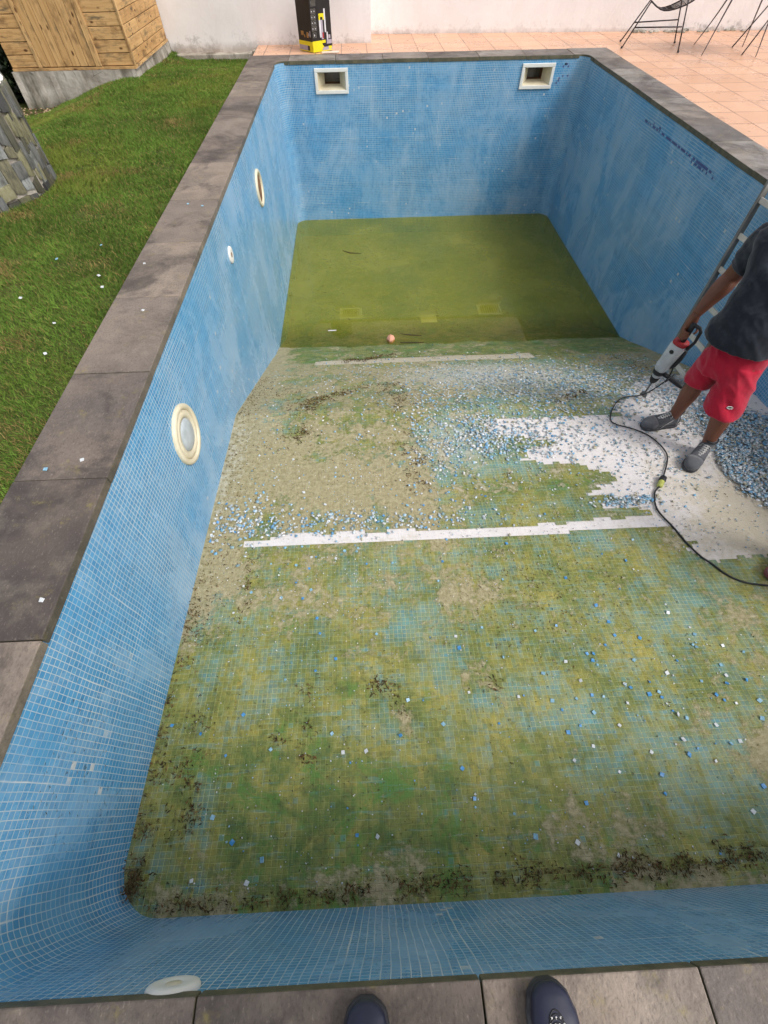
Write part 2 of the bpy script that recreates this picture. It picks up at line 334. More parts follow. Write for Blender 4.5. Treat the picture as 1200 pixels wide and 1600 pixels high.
M = dict(
    mosaic=mosaic_mat(), floor=floor_mat(), mortar=mortar_mat(), stone=stone_mat(), terrace=terrace_mat(), wall=render_wall_mat(),
    wood=wood_mat(), conc=concrete_mat(), ground=ground_mat(), water=water_mat(), slate=slate_mat(),
    chips=attr_mat('mosaic_chips', .5, .3, 0), litter=attr_mat('leaf_litter', .85, .15), grass=attr_mat('grass_blades', .75, .12), leaf=attr_mat('leaves', .5, .3),
    cream=simple('cream_plastic', (.66, .60, .44), .45, .4, .08, 6, dirt=((.35, .24, .12), .45)),
    white=simple('white_plastic', (.74, .73, .68), .4, .4, .05, 6, dirt=((.5, .42, .3), .25)),
    lens=simple('frosted_lens', (.40, .44, .46), .3, .5, .15, 14, dirt=((.22, .25, .24), .6)),
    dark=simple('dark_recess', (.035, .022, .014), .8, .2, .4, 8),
    rust=simple('rusty_brown_plastic', (.20, .10, .05), .7, .2, .4, 9),
    alu=simple('dull_aluminium', (.17, .165, .15), .5, .5, .25, 7, metal=.55, dirt=((.13, .12, .10), .6)),
    rung=simple('ladder_rung_grey', (.50, .47, .40), .5, .4, .15, 7, metal=.15, dirt=((.2, .18, .14), .5)),
    black=simple('black_rubber', (.018, .018, .02), .55, .4, .3, 20),
    blackm=simple('black_painted_wire', (.02, .012, .014), .4, .5, .2, 20),
    greym=simple('grey_painted_metal', (.105, .088, .088), .4, .5, .15, 12),
    toolg=simple('tool_grey_plastic', (.50, .52, .53), .4, .4, .08, 14, dirt=((.30, .30, .29), .45)),
    toolr=simple('red_rubber', (.34, .02, .025), .55, .35, .15, 20, dirt=((.3, .18, .17), .3)),
    steel=simple('chisel_steel', (.20, .20, .20), .45, .5, .2, 20, metal=.7),
    skin=simple('brown_skin', (.165, .062, .034), .5, .4, .16, 9, bump=.15, bs=120),
    skin2=simple('tan_skin', (.40, .22, .15), .5, .4, .12, 9),
    toecap=cloth_mat('scuffed_leather', (.11, .112, .12), (.34, .34, .35), .9), boot=cloth_mat('dusty_suede', (.07, .072, .08), (.30, .30, .31), .9), lace=simple('grey_lace', (.52, .50, .48), .8),
    sole=simple('rubber_sole', (.04, .04, .045), .7, .3, .3, 20, dirt=((.2, .2, .2), .6)),
    shirt=cloth_mat('charcoal_cotton', (.015, .018, .026), (.13, .145, .17), .55), shorts=cloth_mat('red_cotton', (.42, .012, .035), (.60, .12, .14), .35),
    navy=cloth_mat('navy_cotton', (.02, .022, .04), (.05, .05, .07), .4), hair=simple('black_hair', (.012, .01, .009), .7, .3, .4, 60, bump=.8, bs=150),
    clog=simple('navy_foam_rubber', (.016, .018, .040), .42, .45, .25, 10, dirt=((.10, .10, .12), .55)),
    shoe3=simple('grey_pink_mesh', (.26, .25, .26), .8, .2, .2, 25, dirt=((.45, .3, .3), .5)), redsole=simple('dusty_red_rubber', (.26, .085, .09), .7, .3, .2, 20, dirt=((.5, .38, .38), .6)),
    card=simple('black_glossy_card', (.020, .015, .014), .35, .4, .35, 9), yellow=simple('yellow_print', (.72, .60, .01), .45, .4, .06, 9),
    lilac=simple('grey_print', (.36, .31, .36), .45, .4, .1, 9), pwhite=simple('white_print', (.62, .60, .62), .45, .4, .1, 9), pgrey=simple('grey_line_print', (.20, .18, .15), .45, .4, .15, 9),
    porange=simple('brown_print', (.35, .18, .05), .45, .4, .3, 30), terr=simple('terracotta', (.68, .33, .22), .65, .3, .15, 12, dirt=((.5, .22, .14), .3), bump=.4),
    brick=simple('broken_brick', (.30, .09, .045), .85, .2, .3, 20, bump=.6), bark=simple('bark', (.06, .045, .03), .9, .1, .3, 20),
    yplug=simple('yellow_green_plastic', (.42, .44, .10), .5, .4, .2, 20), tin=simple('roofing_felt', (.05, .05, .05), .9, .1), offcut=simple('pale_tile_offcut', (.72, .62, .52), .7, .2, .08),
    thong=simple('white_thread', (.7, .7, .7), .7), green=simple('green_thread', (.05, .12, .06), .7),
)

# ---------------------------------------------------------------- object helpers
def tag(o, label=None, cat=None, group=None, kind=None):
    for k_, v in (('label', label), ('category', cat), ('group', group), ('kind', kind)):
        if v: o[k_] = v
    return o
def empty(name, loc=(0, 0, 0), rz=0):
    o = bpy.data.objects.new(name, None); COL.objects.link(o); o.location = loc; o.rotation_euler = (0, 0, rz); o.empty_display_size = .1; return o
def link(name, me, mat, parent=None, smooth=False):
    o = bpy.data.objects.new(name, me); COL.objects.link(o)
    if mat is not None: me.materials.append(mat)
    if smooth: me.polygons.foreach_set('use_smooth', [True] * len(me.polygons))
    if parent is not None:
        o.parent = parent; o.matrix_parent_inverse = Matrix.LocRotScale(parent.location, parent.rotation_euler, None).inverted() if parent.parent is None and parent.type == 'EMPTY' else Matrix.Identity(4)
    return o
def nmesh(name, v, f):                       # numpy arrays, all faces with the same count
    v = np.asarray(v, np.float32); f = np.asarray(f, np.int32); me = bpy.data.meshes.new(name)
    me.vertices.add(len(v)); me.vertices.foreach_set('co', v.ravel())
    n, c = f.shape; me.loops.add(n * c); me.loops.foreach_set('vertex_index', f.ravel())
    me.polygons.add(n); me.polygons.foreach_set('loop_start', np.arange(0, n * c, c, dtype=np.int32))
    me.update(calc_edges=True); return me
def fcol(me, name, cols):
    a = me.attributes.new(name, 'FLOAT_COLOR', 'FACE'); c = np.ones((len(cols), 4), np.float32); c[:, :3] = cols; a.data.foreach_set('color', c.ravel())
def pcol(me, name, cols):
    a = me.attributes.new(name, 'FLOAT_COLOR', 'POINT'); a.data.foreach_set('color', np.asarray(cols, np.float32).ravel())

class MB:
    """collects shapes of ONE object"""
    def __init__(s): s.v = []; s.f = []; s.g = []
    def add(s, vs, fs):
        b = len(s.v); s.v += [tuple(v) for v in vs]; s.f += [tuple(i + b for i in f) for f in fs]
    def box(s, lo, hi, M_=None, bev=0, grain=None):
        (x0, y0, z0), (x1, y1, z1) = lo, hi
        vs = [(x, y, z) for z in (z0, z1) for y in (y0, y1) for x in (x0, x1)]
        if M_ is not None: vs = [M_ @ Vector(v) for v in vs]
        n0 = len(s.v)
        s.add(vs, [(0, 2, 3, 1), (4, 5, 7, 6), (0, 1, 5, 4), (2, 6, 7, 3), (0, 4, 6, 2), (1, 3, 7, 5)])
        if grain is not None:
            ax, idn = grain
            while len(s.g) < n0: s.g.append((0, 0, 0))
            oth = [i for i in range(3) if i != ax]
            for z in (z0, z1):
                for y in (y0, y1):
                    for x in (x0, x1):
                        q = (x, y, z); s.g.append((q[ax], q[oth[0]] + q[oth[1]], idn))
    def tube(s, pts, rad, seg=8, closed=False, flat=None):
        pts = [Vector(p) for p in pts]; n = len(pts)
        rad = rad if isinstance(rad, (list, tuple)) else [rad] * n
        t0 = (pts[1] - pts[0]).normalized(); up = Vector((0, 0, 1)) if abs(t0.z) < .9 else Vector((1, 0, 0))
        nrm = t0.cross(up).normalized(); b0 = len(s.v); prev = None
        for i, p in enumerate(pts):
            if closed: t = (pts[(i + 1) % n] - pts[i - 1]).normalized()
            else: t = (pts[min(i + 1, n - 1)] - pts[max(i - 1, 0)]).normalized()
            if prev is not None: nrm = (nrm - t * nrm.dot(t)).normalized()
            prev = t; bn = t.cross(nrm)
            r = rad[i]; ra, rb = r if isinstance(r, (list, tuple)) else (r, r)
            for k_ in range(seg):
                a = 2 * math.pi * k_ / seg; s.v.append(tuple(p + nrm * math.cos(a) * ra + bn * math.sin(a) * rb))
        for i in range(n if closed else n - 1):
            j = (i + 1) % n
            for k_ in range(seg):
                q = (k_ + 1) % seg; s.f.append((b0 + i * seg + k_, b0 + i * seg + q, b0 + j * seg + q, b0 + j * seg + k_))
        if not closed:
            s.f.append(tuple(b0 + k_ for k_ in range(seg))[::-1]); s.f.append(tuple(b0 + (n - 1) * seg + k_ for k_ in range(seg)))
    def rings(s, rings, cap=True):           # list of rings (lists of points with equal counts)
        b0 = len(s.v); c = len(rings[0])
        for r in rings: s.v += [tuple(p) for p in r]
        for i in range(len(rings) - 1):
            for k_ in range(c):
                q = (k_ + 1) % c; s.f.append((b0 + i * c + k_, b0 + i * c + q, b0 + (i + 1) * c + q, b0 + (i + 1) * c + k_))
        if cap:
            s.f.append(tuple(b0 + k_ for k_ in range(c))[::-1]); s.f.append(tuple(b0 + (len(rings) - 1) * c + k_ for k_ in range(c)))
    def lathe(s, prof, origin, axis, seg=24, cap=True):
        o = Vector(origin); a = Vector(axis).normalized(); u = a.cross(Vector((0, 0, 1)) if abs(a.z) < .9 else Vector((1, 0, 0))).normalized(); v = a.cross(u)
        s.rings([[o + a * h + (u * math.cos(2 * math.pi * k_ / seg) + v * math.sin(2 * math.pi * k_ / seg)) * r for k_ in range(seg)] for r, h in prof], cap)
    def ell(s, c, r, ax=None, seg=16, rn=10):
        ax = ax or (Vector((1, 0, 0)), Vector((0, 1, 0)), Vector((0, 0, 1))); c = Vector(c)
        rr = []
        for i in range(rn + 1):
            th = math.pi * (i + .02) / (rn + .04)
            rr.append([c + ax[2] * (r[2] * math.cos(th)) + (ax[0] * r[0] * math.cos(2 * math.pi * k_ / seg) + ax[1] * r[1] * math.sin(2 * math.pi * k_ / seg)) * math.sin(th) for k_ in range(seg)])
        s.rings(rr)
    def build(s, name, mat, parent=None, smooth=False, bevel=0):
        me = bpy.data.meshes.new(name); me.from_pydata(s.v, [], s.f)
        if s.g:
            while len(s.g) < len(s.v): s.g.append((0, 0, 0))
            a = me.attributes.new('grain', 'FLOAT_VECTOR', 'POINT'); a.data.foreach_set('vector', [c for g in s.g for c in g])
        me.update(); o = link(name, me, mat, parent, smooth)
        if bevel:
            b = o.modifiers.new('bevel', 'BEVEL'); b.width = bevel; b.segments = 2; b.limit_method = 'ANGLE'
        return o
    def remesh(s, name, mat, parent=None, voxel=.008, smooth=6, disp=None):
        me = bpy.data.meshes.new('tmp'); me.from_pydata(s.v, [], s.f); me.update()
        o = bpy.data.objects.new('tmp', me); COL.objects.link(o)
        r = o.modifiers.new('r', 'REMESH'); r.mode = 'VOXEL'; r.voxel_size = voxel
        q = o.modifiers.new('s', 'SMOOTH'); q.factor = .5; q.iterations = smooth
        dg = bpy.context.evaluated_depsgraph_get(); out = bpy.data.meshes.new_from_object(o.evaluated_get(dg)); out.name = name
        bpy.data.objects.remove(o)
        if disp:
            n = len(out.vertices); co = np.empty(n * 3, np.float32); out.vertices.foreach_get('co', co); no = np.empty(n * 3, np.float32)
            out.vertices.foreach_get('normal', no); co = co.reshape(-1, 3); no = no.reshape(-1, 3)
            h = disp(co); co = co + no * h[:, None]; out.vertices.foreach_set('co', co.ravel().astype(np.float32)); out.update()
        return link(name, out, mat, parent, True)

def cr(P, n=6):                               # catmull-rom through points (each a tuple of any length)
    P = [np.array(p, float) for p in P]; Q = [P[0]] + P + [P[-1]]; out = []
    for i in range(1, len(Q) - 2):
        for k_ in range(n):
            t = k_ / n; a, b, c, e = Q[i - 1], Q[i], Q[i + 1], Q[i + 2]
            out.append(.5 * (2 * b + (c - a) * t + (2 * a - 5 * b + 4 * c - e) * t * t + (3 * b - a - 3 * c + e) * t ** 3))
    out.append(P[-1]); return out

def vnoise(x, y, seed):                       # smooth value noise on arrays
    xi = np.floor(x).astype(np.int64); yi = np.floor(y).astype(np.int64); xf = x - xi; yf = y - yi
    def h(a, b):
        q = (a * 374761393 + b * 668265263 + seed * 982451653) & 0xffffffff; q = ((q ^ (q >> 13)) * 1274126177) & 0xffffffff
        return ((q ^ (q >> 16)) & 0xffff) / 65535.
    u = xf * xf * (3 - 2 * xf); v = yf * yf * (3 - 2 * yf)
    return (h(xi, yi) * (1 - u) + h(xi + 1, yi) * u) * (1 - v) + (h(xi, yi + 1) * (1 - u) + h(xi + 1, yi + 1) * u) * v
def fbm(x, y, seed, o=4):
    s = 0; a = .5; t = 0
    for i in range(o): s = s + a * vnoise(x * 2 ** i, y * 2 ** i, seed + i * 17); t += a; a *= .55
    return s / t
def gs(x, y, cx, cy, sx, sy, rot=0):
    c, s_ = math.cos(rot), math.sin(rot); dx, dy = x - cx, y - cy
    return np.exp(-(((dx * c + dy * s_) / sx) ** 2 + ((-dx * s_ + dy * c) / sy) ** 2))
def inpoly(x, y, poly):
    r = np.zeros(x.shape, bool); n = len(poly)
    for i in range(n):
        (x0, y0), (x1, y1) = poly[i], poly[(i + 1) % n]
        c = ((y0 > y) != (y1 > y)); xx = (x1 - x0) * (y - y0) / ((y1 - y0) if y1 != y0 else 1e-9) + x0; r ^= c & (x < xx)
    return r

# ================================================================ POOL
pool = tag(empty('swimming_pool'), 'drained blue mosaic swimming pool with a grey stone coping and algae on its floor', 'swimming pool')
RC = .20
def perim(off=.01):
    """inside outline of the basin, counter-clockwise seen from above, list of (x, y, s)"""
    x0, x1, y0, y1 = -off, W + off, -off, L + off; r = RC; P = []
    def arc(cx, cy, a0):
        for k_ in range(9):
            a = a0 + math.pi / 2 * k_ / 8; P.append((cx + r * math.cos(a), cy + r * math.sin(a)))
    arc(x1 - r, y0 + r, -math.pi / 2); arc(x1 - r, y1 - r, 0); arc(x0 + r, y1 - r, math.pi / 2); arc(x0 + r, y0 + r, math.pi)
    return P
P = perim(); N = len(P)
SK = [(.575, 1.095), (3.81, 4.325)]; SKZ = (-.375, -.085)      # skimmer frames
vs, fs, uvs, scar = [], [], [], []
s_acc = 0
def wallquad(a, b, sa, sb, zb, zt):
    b0 = len(vs); vs.extend([(a[0], a[1], zb), (b[0], b[1], zb), (b[0], b[1], zt), (a[0], a[1], zt)]); fs.append((b0 + 3, b0 + 2, b0 + 1, b0))
    uvs.extend([(sa, zt), (sb, zt), (sb, zb), (sa, zb)])
    for y, z in ((a[1], zt), (b[1], zt), (b[1], zb), (a[1], zb)): scar.append(0)
for i in range(N):
    a, b = P[i], P[(i + 1) % N]; ln = math.dist(a, b)
    if abs(a[1] - (L + .01)) < 1e-6 and abs(b[1] - (L + .01)) < 1e-6 and ln > 1:      # far wall, runs +x to -x
        xs = sorted({a[0], b[0], *[q for h in SK for q in (h[0] + .03, h[1] - .03)]}, reverse=True)
        for xa, xb in zip(xs, xs[1:]):
            hole = any(h[0] < (xa + xb) / 2 < h[1] for h in SK); A, B = (xa, a[1]), (xb, a[1]); sa, sb = s_acc + a[0] - xa, s_acc + a[0] - xb
            if hole: wallquad(A, B, sa, sb, -2.6, SKZ[0] + .03); wallquad(A, B, sa, sb, SKZ[1] - .03, -.02)
            else: wallquad(A, B, sa, sb, -2.6, -.02)
    else:
        wallquad(a, b, s_acc, s_acc + ln, -2.6, -.02)
    s_acc += ln
me = nmesh('pool_wall', vs, fs); ul = me.uv_layers.new(name='UVMap'); ul.data.foreach_set('uv', np.array(uvs, np.float32).ravel())
link('wall', me, M['mosaic'], pool)

# loose rows under the right coping: a thin band of the same tiles where some faces came off
k = NM('scarred_mosaic', .6, .2); v_ = k.coord('UV'); sp_ = k.n('SeparateXYZ', i0=k.mapp(v_, (1 / TP,) * 3))
# (built below as real recess-coloured mortar squares)
k.base(k.mix(k.noise(v_, 30, 3), (.06, .07, .20), (.10, .14, .32)))
mb = MB()
def scarrow(y0, y1, z, dens):
    y = y0
    while y < y1:
        if random.random() < dens:
            a_, b_ = y, y + TP * .86; x = W + .0075
            mb.add([(x, a_, z), (x, b_, z), (x, b_, z + TP * .86), (x, a_, z + TP * .86)], [(0, 1, 2, 3)])
        y += TP
for z, y0, y1, dn_ in ((-.205, 5.55, 7.3, .6), (-.232, 5.4, 6.0, .35), (-.178, 6.6, 7.2, .2)): scarrow(y0, y1, z, dn_)
# a few on the far wall beside the right skimmer
for q in range(34):
    x = 4.34 + random.randint(0, 9) * TP; z = -.09 - random.randint(0, 8) * TP
    if random.random() < .22: mb.add([(x, L + .0075, z), (x + TP * .86, L + .0075, z), (x + TP * .86, L + .0075, z - TP * .86), (x, L + .0075, z - TP * .86)], [(0, 3, 2, 1)])
mb.build('bare_patch', k.m, pool)['kind'] = 'stuff'

# floor masks
nx, ny = int(W / TP) + 1, int(L / TP) + 1
nx += 1; ny += 1; gx = np.arange(nx + 1) * TP - .016; gy = np.arange(ny + 1) * TP - .016
X, Y = np.meshgrid(gx, gy)
n1, n2, n3 = fbm(X * 1.5, Y * 1.5, 3), fbm(X * 4, Y * 4, 11), fbm(X * .8, Y * .8, 29)
n4 = fbm(X * 9, Y * 9, 41)
G = .62 + .75 * (n1 - .5) + .5 * (n2 - .5) + .4 * (n4 - .5)
G += .45 * gs(X, Y, .85, .40, .62, .42) + .25 * gs(X, Y, .7, .8, .3, .5) - .42 * gs(X, Y, .72, .92, .34, .24) - .38 * gs(X, Y, 1.25, .62, .3, .2) - .30 * gs(X, Y, .85, .70, .5, .10) - .30 * gs(X, Y, .30, .33, .12, .12) + .15 * gs(X, Y, 1.9, .45, .8, .35)
G += .10 * gs(X, Y, 2.2, 1.0, 1.6, .9)
G -= .42 * gs(X, Y, 2.75, .50, .6, .25) + .34 * gs(X, Y, 2.75, 1.25, .45, .22) + .35 * gs(X, Y, 2.05, .72, .35, .17) + .35 * gs(X, Y, 1.62, .9, .14, .2)
G -= .45 * gs(X, Y, 1.45, 1.25, .2, .18) + .35 * gs(X, Y, .35, .45, .12, .3) + .4 * gs(X, Y, 2.75, 1.83, .35, .12) + .45 * gs(X, Y, 2.5, 2.55, .3, .16)
G -= .55 * gs(X, Y, 1.85, 2.9, .35, .5) + .35 * gs(X, Y, .25, 3.2, .25, .5)
G += .3 * gs(X, Y, 1.2, 3.0, .6, .5) + .35 * gs(X, Y, 1.2, 4.1, .45, .7) + .2 * gs(X, Y, .6, 2.6, .3, .4) + .35 * gs(X, Y, 2.3, 2.35, .8, .12)
G = np.where(Y > 4.9, G + .6, G)
T = .20 + .8 * (n3 - .5) + .6 * (n2 - .5) + .6 * (n4 - .5) + .16 * np.clip((Y - .9) / .6, 0, 1)
T += .62 * np.exp(-((X + .0) / .22) ** 2) * np.clip((Y - 1.0) / .6, 0, 1) + .14 * np.exp(-(Y / .10) ** 2) + .18 * np.exp(-(X / .08) ** 2)
T += .32 * gs(X, Y, 1.7, 1.35, .75, .35) + .38 * gs(X, Y, 1.0, 2.45, .9, .5) + .5 * gs(X, Y, 1.30, .74, .14, .05, -.9) + .45 * gs(X, Y, 1.80, .88, .20, .07, -.7) + .3 * gs(X, Y, 1.18, .98, .12, .10)
T += .30 * gs(X, Y, .55, 1.45, .5, .3) + .35 * gs(X, Y, 2.1, .23, .5, .09) + .3 * gs(X, Y, 1.0, .10, .4, .07) + .3 * gs(X, Y, 3.0, .6, .4, .25) + .25 * gs(X, Y, 3.4, 1.0, .3, .5)
T += .35 * gs(X, Y, 2.2, 3.9, 1.5, .7) - .25 * gs(X, Y, .85, .55, .5, .3)
T += .55 * gs(X, Y, 4.6, 4.2, .5, .5) + .25 * gs(X, Y, 1.0, 4.5, 1.2, .4)
Pm = .02 + .35 * gs(X, Y, 2.6, 4.3, 1.3, .5) + .5 * gs(X, Y, 1.9, 2.85, .5, .5) + .5 * gs(X, Y, 3.2, 3.7, 1.2, .8) + .35 * gs(X, Y, 2.2, 4.3, 1.0, .5) + .22 * gs(X, Y, 2.5, 1.3, 1.3, .8) + .5 * gs(X, Y, .0, 2.7, .28, 1.0) + .3 * gs(X, Y, 3.2, 2.3, .8, .6)
Pm = np.where(Y > 5.05, Pm * .3, Pm)
D = np.zeros_like(X)
STREAK = [([(-.01, 1.69), (.0, .9), (.04, .18)], .07, 1.2), ([(.03, .06), (.03, .25)], .045, 9.0), ([(.14, .02), (.89, .03), (1.46, .05)], .03, 1.0), ([(1.46, .05), (2.05, .075), (2.49, .08), (2.95, .1)], .04, 1.7),
    ([(.35, 1.82), (.35, 1.48), (.31, 1.23)], .022, .55), ([(.77, 1.05), (.77, .8), (.8, .56)], .03, .45), ([(.61, .68), (.84, .55)], .025, .6), ([(.18, .93), (.21, .55), (.29, .39), (.22, .29)], .035, 1.0),
    ([(.57, 3.41), (.79, 3.72), (1.37, 4.04)], .07, .8), ([(1.44, 4.03), (1.54, 2.99), (1.59, 2.4)], .08, .7), ([(.39, 2.89), (.76, 3.16)], .06, .8), ([(.98, 4.92), (1.51, 5.15)], .08, 1.3),
    ([(2.88, 3.34), (3.31, 3.64)], .06, .9), ([(1.13, .91), (1.22, .94), (1.35, .71)], .035, .5), ([(1.81, .93), (1.93, .82)], .03, .4), ([(4.18, 4.66), (4.26, 4.15)], .09, .5), ([(.3, 4.0), (.7, 3.3)], .1, .3), ([(2.13, 2.42), (2.3, 2.48)], .03, .4)]
def seglen(ps): return sum(math.dist(a, b) for a, b in zip(ps, ps[1:]))
for ps, wd, am in STREAK:
    for (ax_, ay_), (bx_, by_) in zip(ps, ps[1:]):
        tt = np.clip(((X - ax_) * (bx_ - ax_) + (Y - ay_) * (by_ - ay_)) / ((bx_ - ax_) ** 2 + (by_ - ay_) ** 2), 0, 1)
        dd = (X - ax_ - tt * (bx_ - ax_)) ** 2 + (Y - ay_ - tt * (by_ - ay_)) ** 2
        D = np.maximum(D, min(am, 1.2) * .42 * np.exp(-dd / (wd * 1.2) ** 2))
D += .35 * gs(X, Y, .05, .10, .07, .09) + .16 * np.exp(-(Y / .10) ** 2) * np.clip((n2 - .45) * 6, 0, 1)
mask = np.stack([np.clip(G, 0, 1), np.clip(T, 0, 1), np.clip(D, 0, 1), np.clip(Pm, 0, 1)], -1).reshape(-1, 4)
V = np.stack([X, Y, fzn(Y) + (fbm(X * 3, Y * 3, 71) - .5) * .035 * np.clip((Y - 5.0) / .3, 0, 1)], -1).reshape(-1, 3)
idx = np.arange((ny + 1) * (nx + 1)).reshape(ny + 1, nx + 1)
F = np.stack([idx[:-1, :-1], idx[:-1, 1:], idx[1:, 1:], idx[1:, :-1]], -1)
cxg, cyg = np.meshgrid(gx[:-1] + TP / 2, gy[:-1] + TP / 2)
POLY = [(2.2, 3.16), (2.65, 3.16), (3.40, 3.12), (3.5, 3.35), (3.75, 3.6), (4.1, 3.95), (4.5, 3.98), (4.9, 3.9), (4.9, 1.66), (3.89, 1.64), (3.48, 1.63), (3.40, 1.69), (3.43, 1.77), (3.35, 1.90), (3.31, 2.06), (3.2, 2.13), (2.91, 2.26), (3.02, 2.34), (3.09, 2.39), (3.05, 2.49), (2.93, 2.58), (2.46, 2.63), (2.54, 2.76), (2.75, 2.84), (2.5, 2.93), (2.2, 2.97)]
row = vnoise(cyg / TP * .9, cyg * 0, 5) - .5; jit = vnoise(cxg / TP * .6, cyg / TP * .8, 8) - .5
jx, jy = cxg + row * .13 + jit * .05, cyg + (vnoise(cxg * 4, cyg * 0, 77) - .5) * .05 + jit * .03
miss = inpoly(jx, jy, POLY)
lone = vnoise(cxg / TP, cyg / TP, 51)
miss |= (cxg > .27) & (cxg < 3.40) & (cyg > 1.885 + np.where(cxg > 2.6, TP, 0)) & (cyg < 1.985 + (vnoise(cxg * 9, cyg * 0, 13) - .5) * .05 + .004 + np.where(cxg > 2.6, TP, 0) - np.clip(.5 - cxg, 0, 1) * .12)
miss |= (cxg > 2.93) & (cxg < 3.32) & (cyg > 2.115) & (cyg < 2.15)
miss |= (cxg > .55) & (cxg < 3.28) & (cyg > 4.80) & (cyg < 4.96 + .09 * (cxg / 3.3) + (vnoise(cxg * 4, cyg * 0, 23) - .5) * .05)
keep = F[~miss]
Vt = V.copy(); Vt[:, 2] += .004
me = nmesh('floor', Vt, keep); pcol(me, 'mask', mask)
def uvxy(me):
    ul = me.uv_layers.new(name='UVMap'); co = np.empty(len(me.vertices) * 3, np.float32); me.vertices.foreach_get('co', co); co = co.reshape(-1, 3)
    li = np.empty(len(me.loops), np.int32); me.loops.foreach_get('vertex_index', li); uv = co[li][:, :2] + .016; ul.data.foreach_set('uv', uv.astype(np.float32).ravel())
uvxy(me); link('floor', me, M['floor'], pool)
mm = mask.copy()
Tm = .26 + .85 * gs(X, Y, 4.05, 1.9, .55, .5) + .25 * (n2 - .5) + .25 * (n1 - .5) + .5 * gs(X, Y, 4.6, 4.2, .4, .3) + .25 * gs(X, Y, 3.3, 3.6, .9, .4) + .75 * gs(X, Y, 2, 4.9, 3, .25)
mm[:, 1] = np.clip(Tm, 0, 1).ravel(); mm[:, 0] = (np.clip((Y - 4.75) / .5, 0, 1) * .35).ravel()
me = nmesh('mortar_bed', V, F.reshape(-1, 4)[::1]); pcol(me, 'mask', mm); uvxy(me); link('mortar_bed', me, M['mortar'], pool)

# water at the deep end
wy = np.linspace(YW - .25, L + .005, 60); wx = np.linspace(-.005, W + .005, 30); WX, WY = np.meshgrid(wx, wy)
Vw = np.stack([WX, WY, np.full_like(WX, -DW)], -1).reshape(-1, 3); wi = np.arange(60 * 30).reshape(60, 30)
Fw = np.stack([wi[:-1, :-1], wi[:-1, 1:], wi[1:, 1:], wi[1:, :-1]], -1).reshape(-1, 4)
me = nmesh('water', Vw, Fw); a = me.attributes.new('depth', 'FLOAT', 'POINT'); a.data.foreach_set('value', (-DW - fzn(Vw[:, 1])).astype(np.float32))
tag(link('water', me, M['water'], None, True), 'murky green rainwater standing in the deep end of the pool', 'water', kind='structure')

# ---- coping slabs
CT = .045
tones = [(.20, .165, .140), (.085, .070, .064), (.28, .225, .18), (.145, .118, .103), (.062, .050, .046)]
def slab(poly, tone, name='coping_slab', seed=0):
    mb = MB(); n = len(poly); z1 = random.uniform(-.0015, .0015)
    mb.v = [(x, y, z1 - CT) for x, y in poly] + [(x, y, z1) for x, y in poly]
    mb.f = [tuple(range(n))[::-1], tuple(range(n, 2 * n))] + [(i, (i + 1) % n, n + (i + 1) % n, n + i) for i in range(n)]
    o = mb.build(name, M['stone'], pool, bevel=.004); o.color = (*tone, 1); return o
gp = .002
def rect(x0, x1, y0, y1): return [(x0 + gp, y0 + gp), (x1 - gp, y0 + gp), (x1 - gp, y1 - gp), (x0 + gp, y1 - gp)]
ly = [.13, .897, 1.638, 2.39, 3.155, 3.92, 4.685, 5.555, 6.32, 7.09, 7.85, 8.6, 9.35]
lt = [2, 4, 1, 2, 0, 3, 2, 3, 0, 4, 2, 3]
lt = [0, 1, 3, 0, 2, 0, 2, 3, 0, 3, 2, 0]
lt[0] = 2; lt[1] = 4; lt[2] = 3
for i in range(len(ly) - 1): slab(rect(-CW, 0, ly[i], ly[i + 1]), tones[lt[i]])
grey = [(.22, .20, .185), (.17, .155, .15), (.26, .24, .22), (.13, .12, .115)]
ry = [.4, 1.17, 1.94, 2.71, 3.48, 4.25, 4.99, 5.762, 6.532, 7.314, 8.05, 8.772, 9.45]
for i in range(len(ry) - 1): slab(rect(W, W + CW, ry[i], ry[i + 1]), grey[i % 4])
fx = [.196, .911, 1.64, 2.336, 3.12, 3.84, 4.576]
for i in range(len(fx) - 1): slab(rect(fx[i], fx[i + 1], L, L + CW), grey[(i * 3 + 2) % 4])
nxs = [.13, .723, 1.412, 1.95, 2.64, 3.33, 4.02, 4.6]
nt_ = [4, 3, 2, 2, 1, 0, 3]
for i in range(len(nxs) - 1): slab(rect(nxs[i], nxs[i + 1], -CW, 0), tones[[3, 1, 2, 3, 0, 1, 2][i]])
def corner(cx, cy, sx, sy, ex, ey, tone):     # (cx, cy) pool corner, outward signs
    r = .13; pts = [(cx + sx * CW, cy + sy * CW), (cx - sx * (ex - gp), cy + sy * CW), (cx - sx * (ex - gp), cy)]
    for k_ in range(7):
        a = math.pi / 2 * k_ / 6; pts.append((cx - sx * r + sx * r * math.sin(a), cy - sy * r + sy * r * math.cos(a)))
    pts += [(cx, cy - sy * (ey - gp)), (cx + sx * CW, cy - sy * (ey - gp))]
    if sx * sy > 0: pts = pts[:]
    else: pts = pts[::-1]
    if sum(pts[i][0] * pts[(i + 1) % len(pts)][1] - pts[(i + 1) % len(pts)][0] * pts[i][1] for i in range(len(pts))) < 0: pts = pts[::-1]
    slab(pts, tone)
corner(0, L, -1, 1, .196, L - 9.35, tones[3]); corner(W, L, 1, 1, W - 4.576, L - 9.45, grey[0])
corner(0, 0, -1, -1, .13, .13, tones[0]); corner(W, 0, 1, -1, W - 4.6, .4, grey[1])
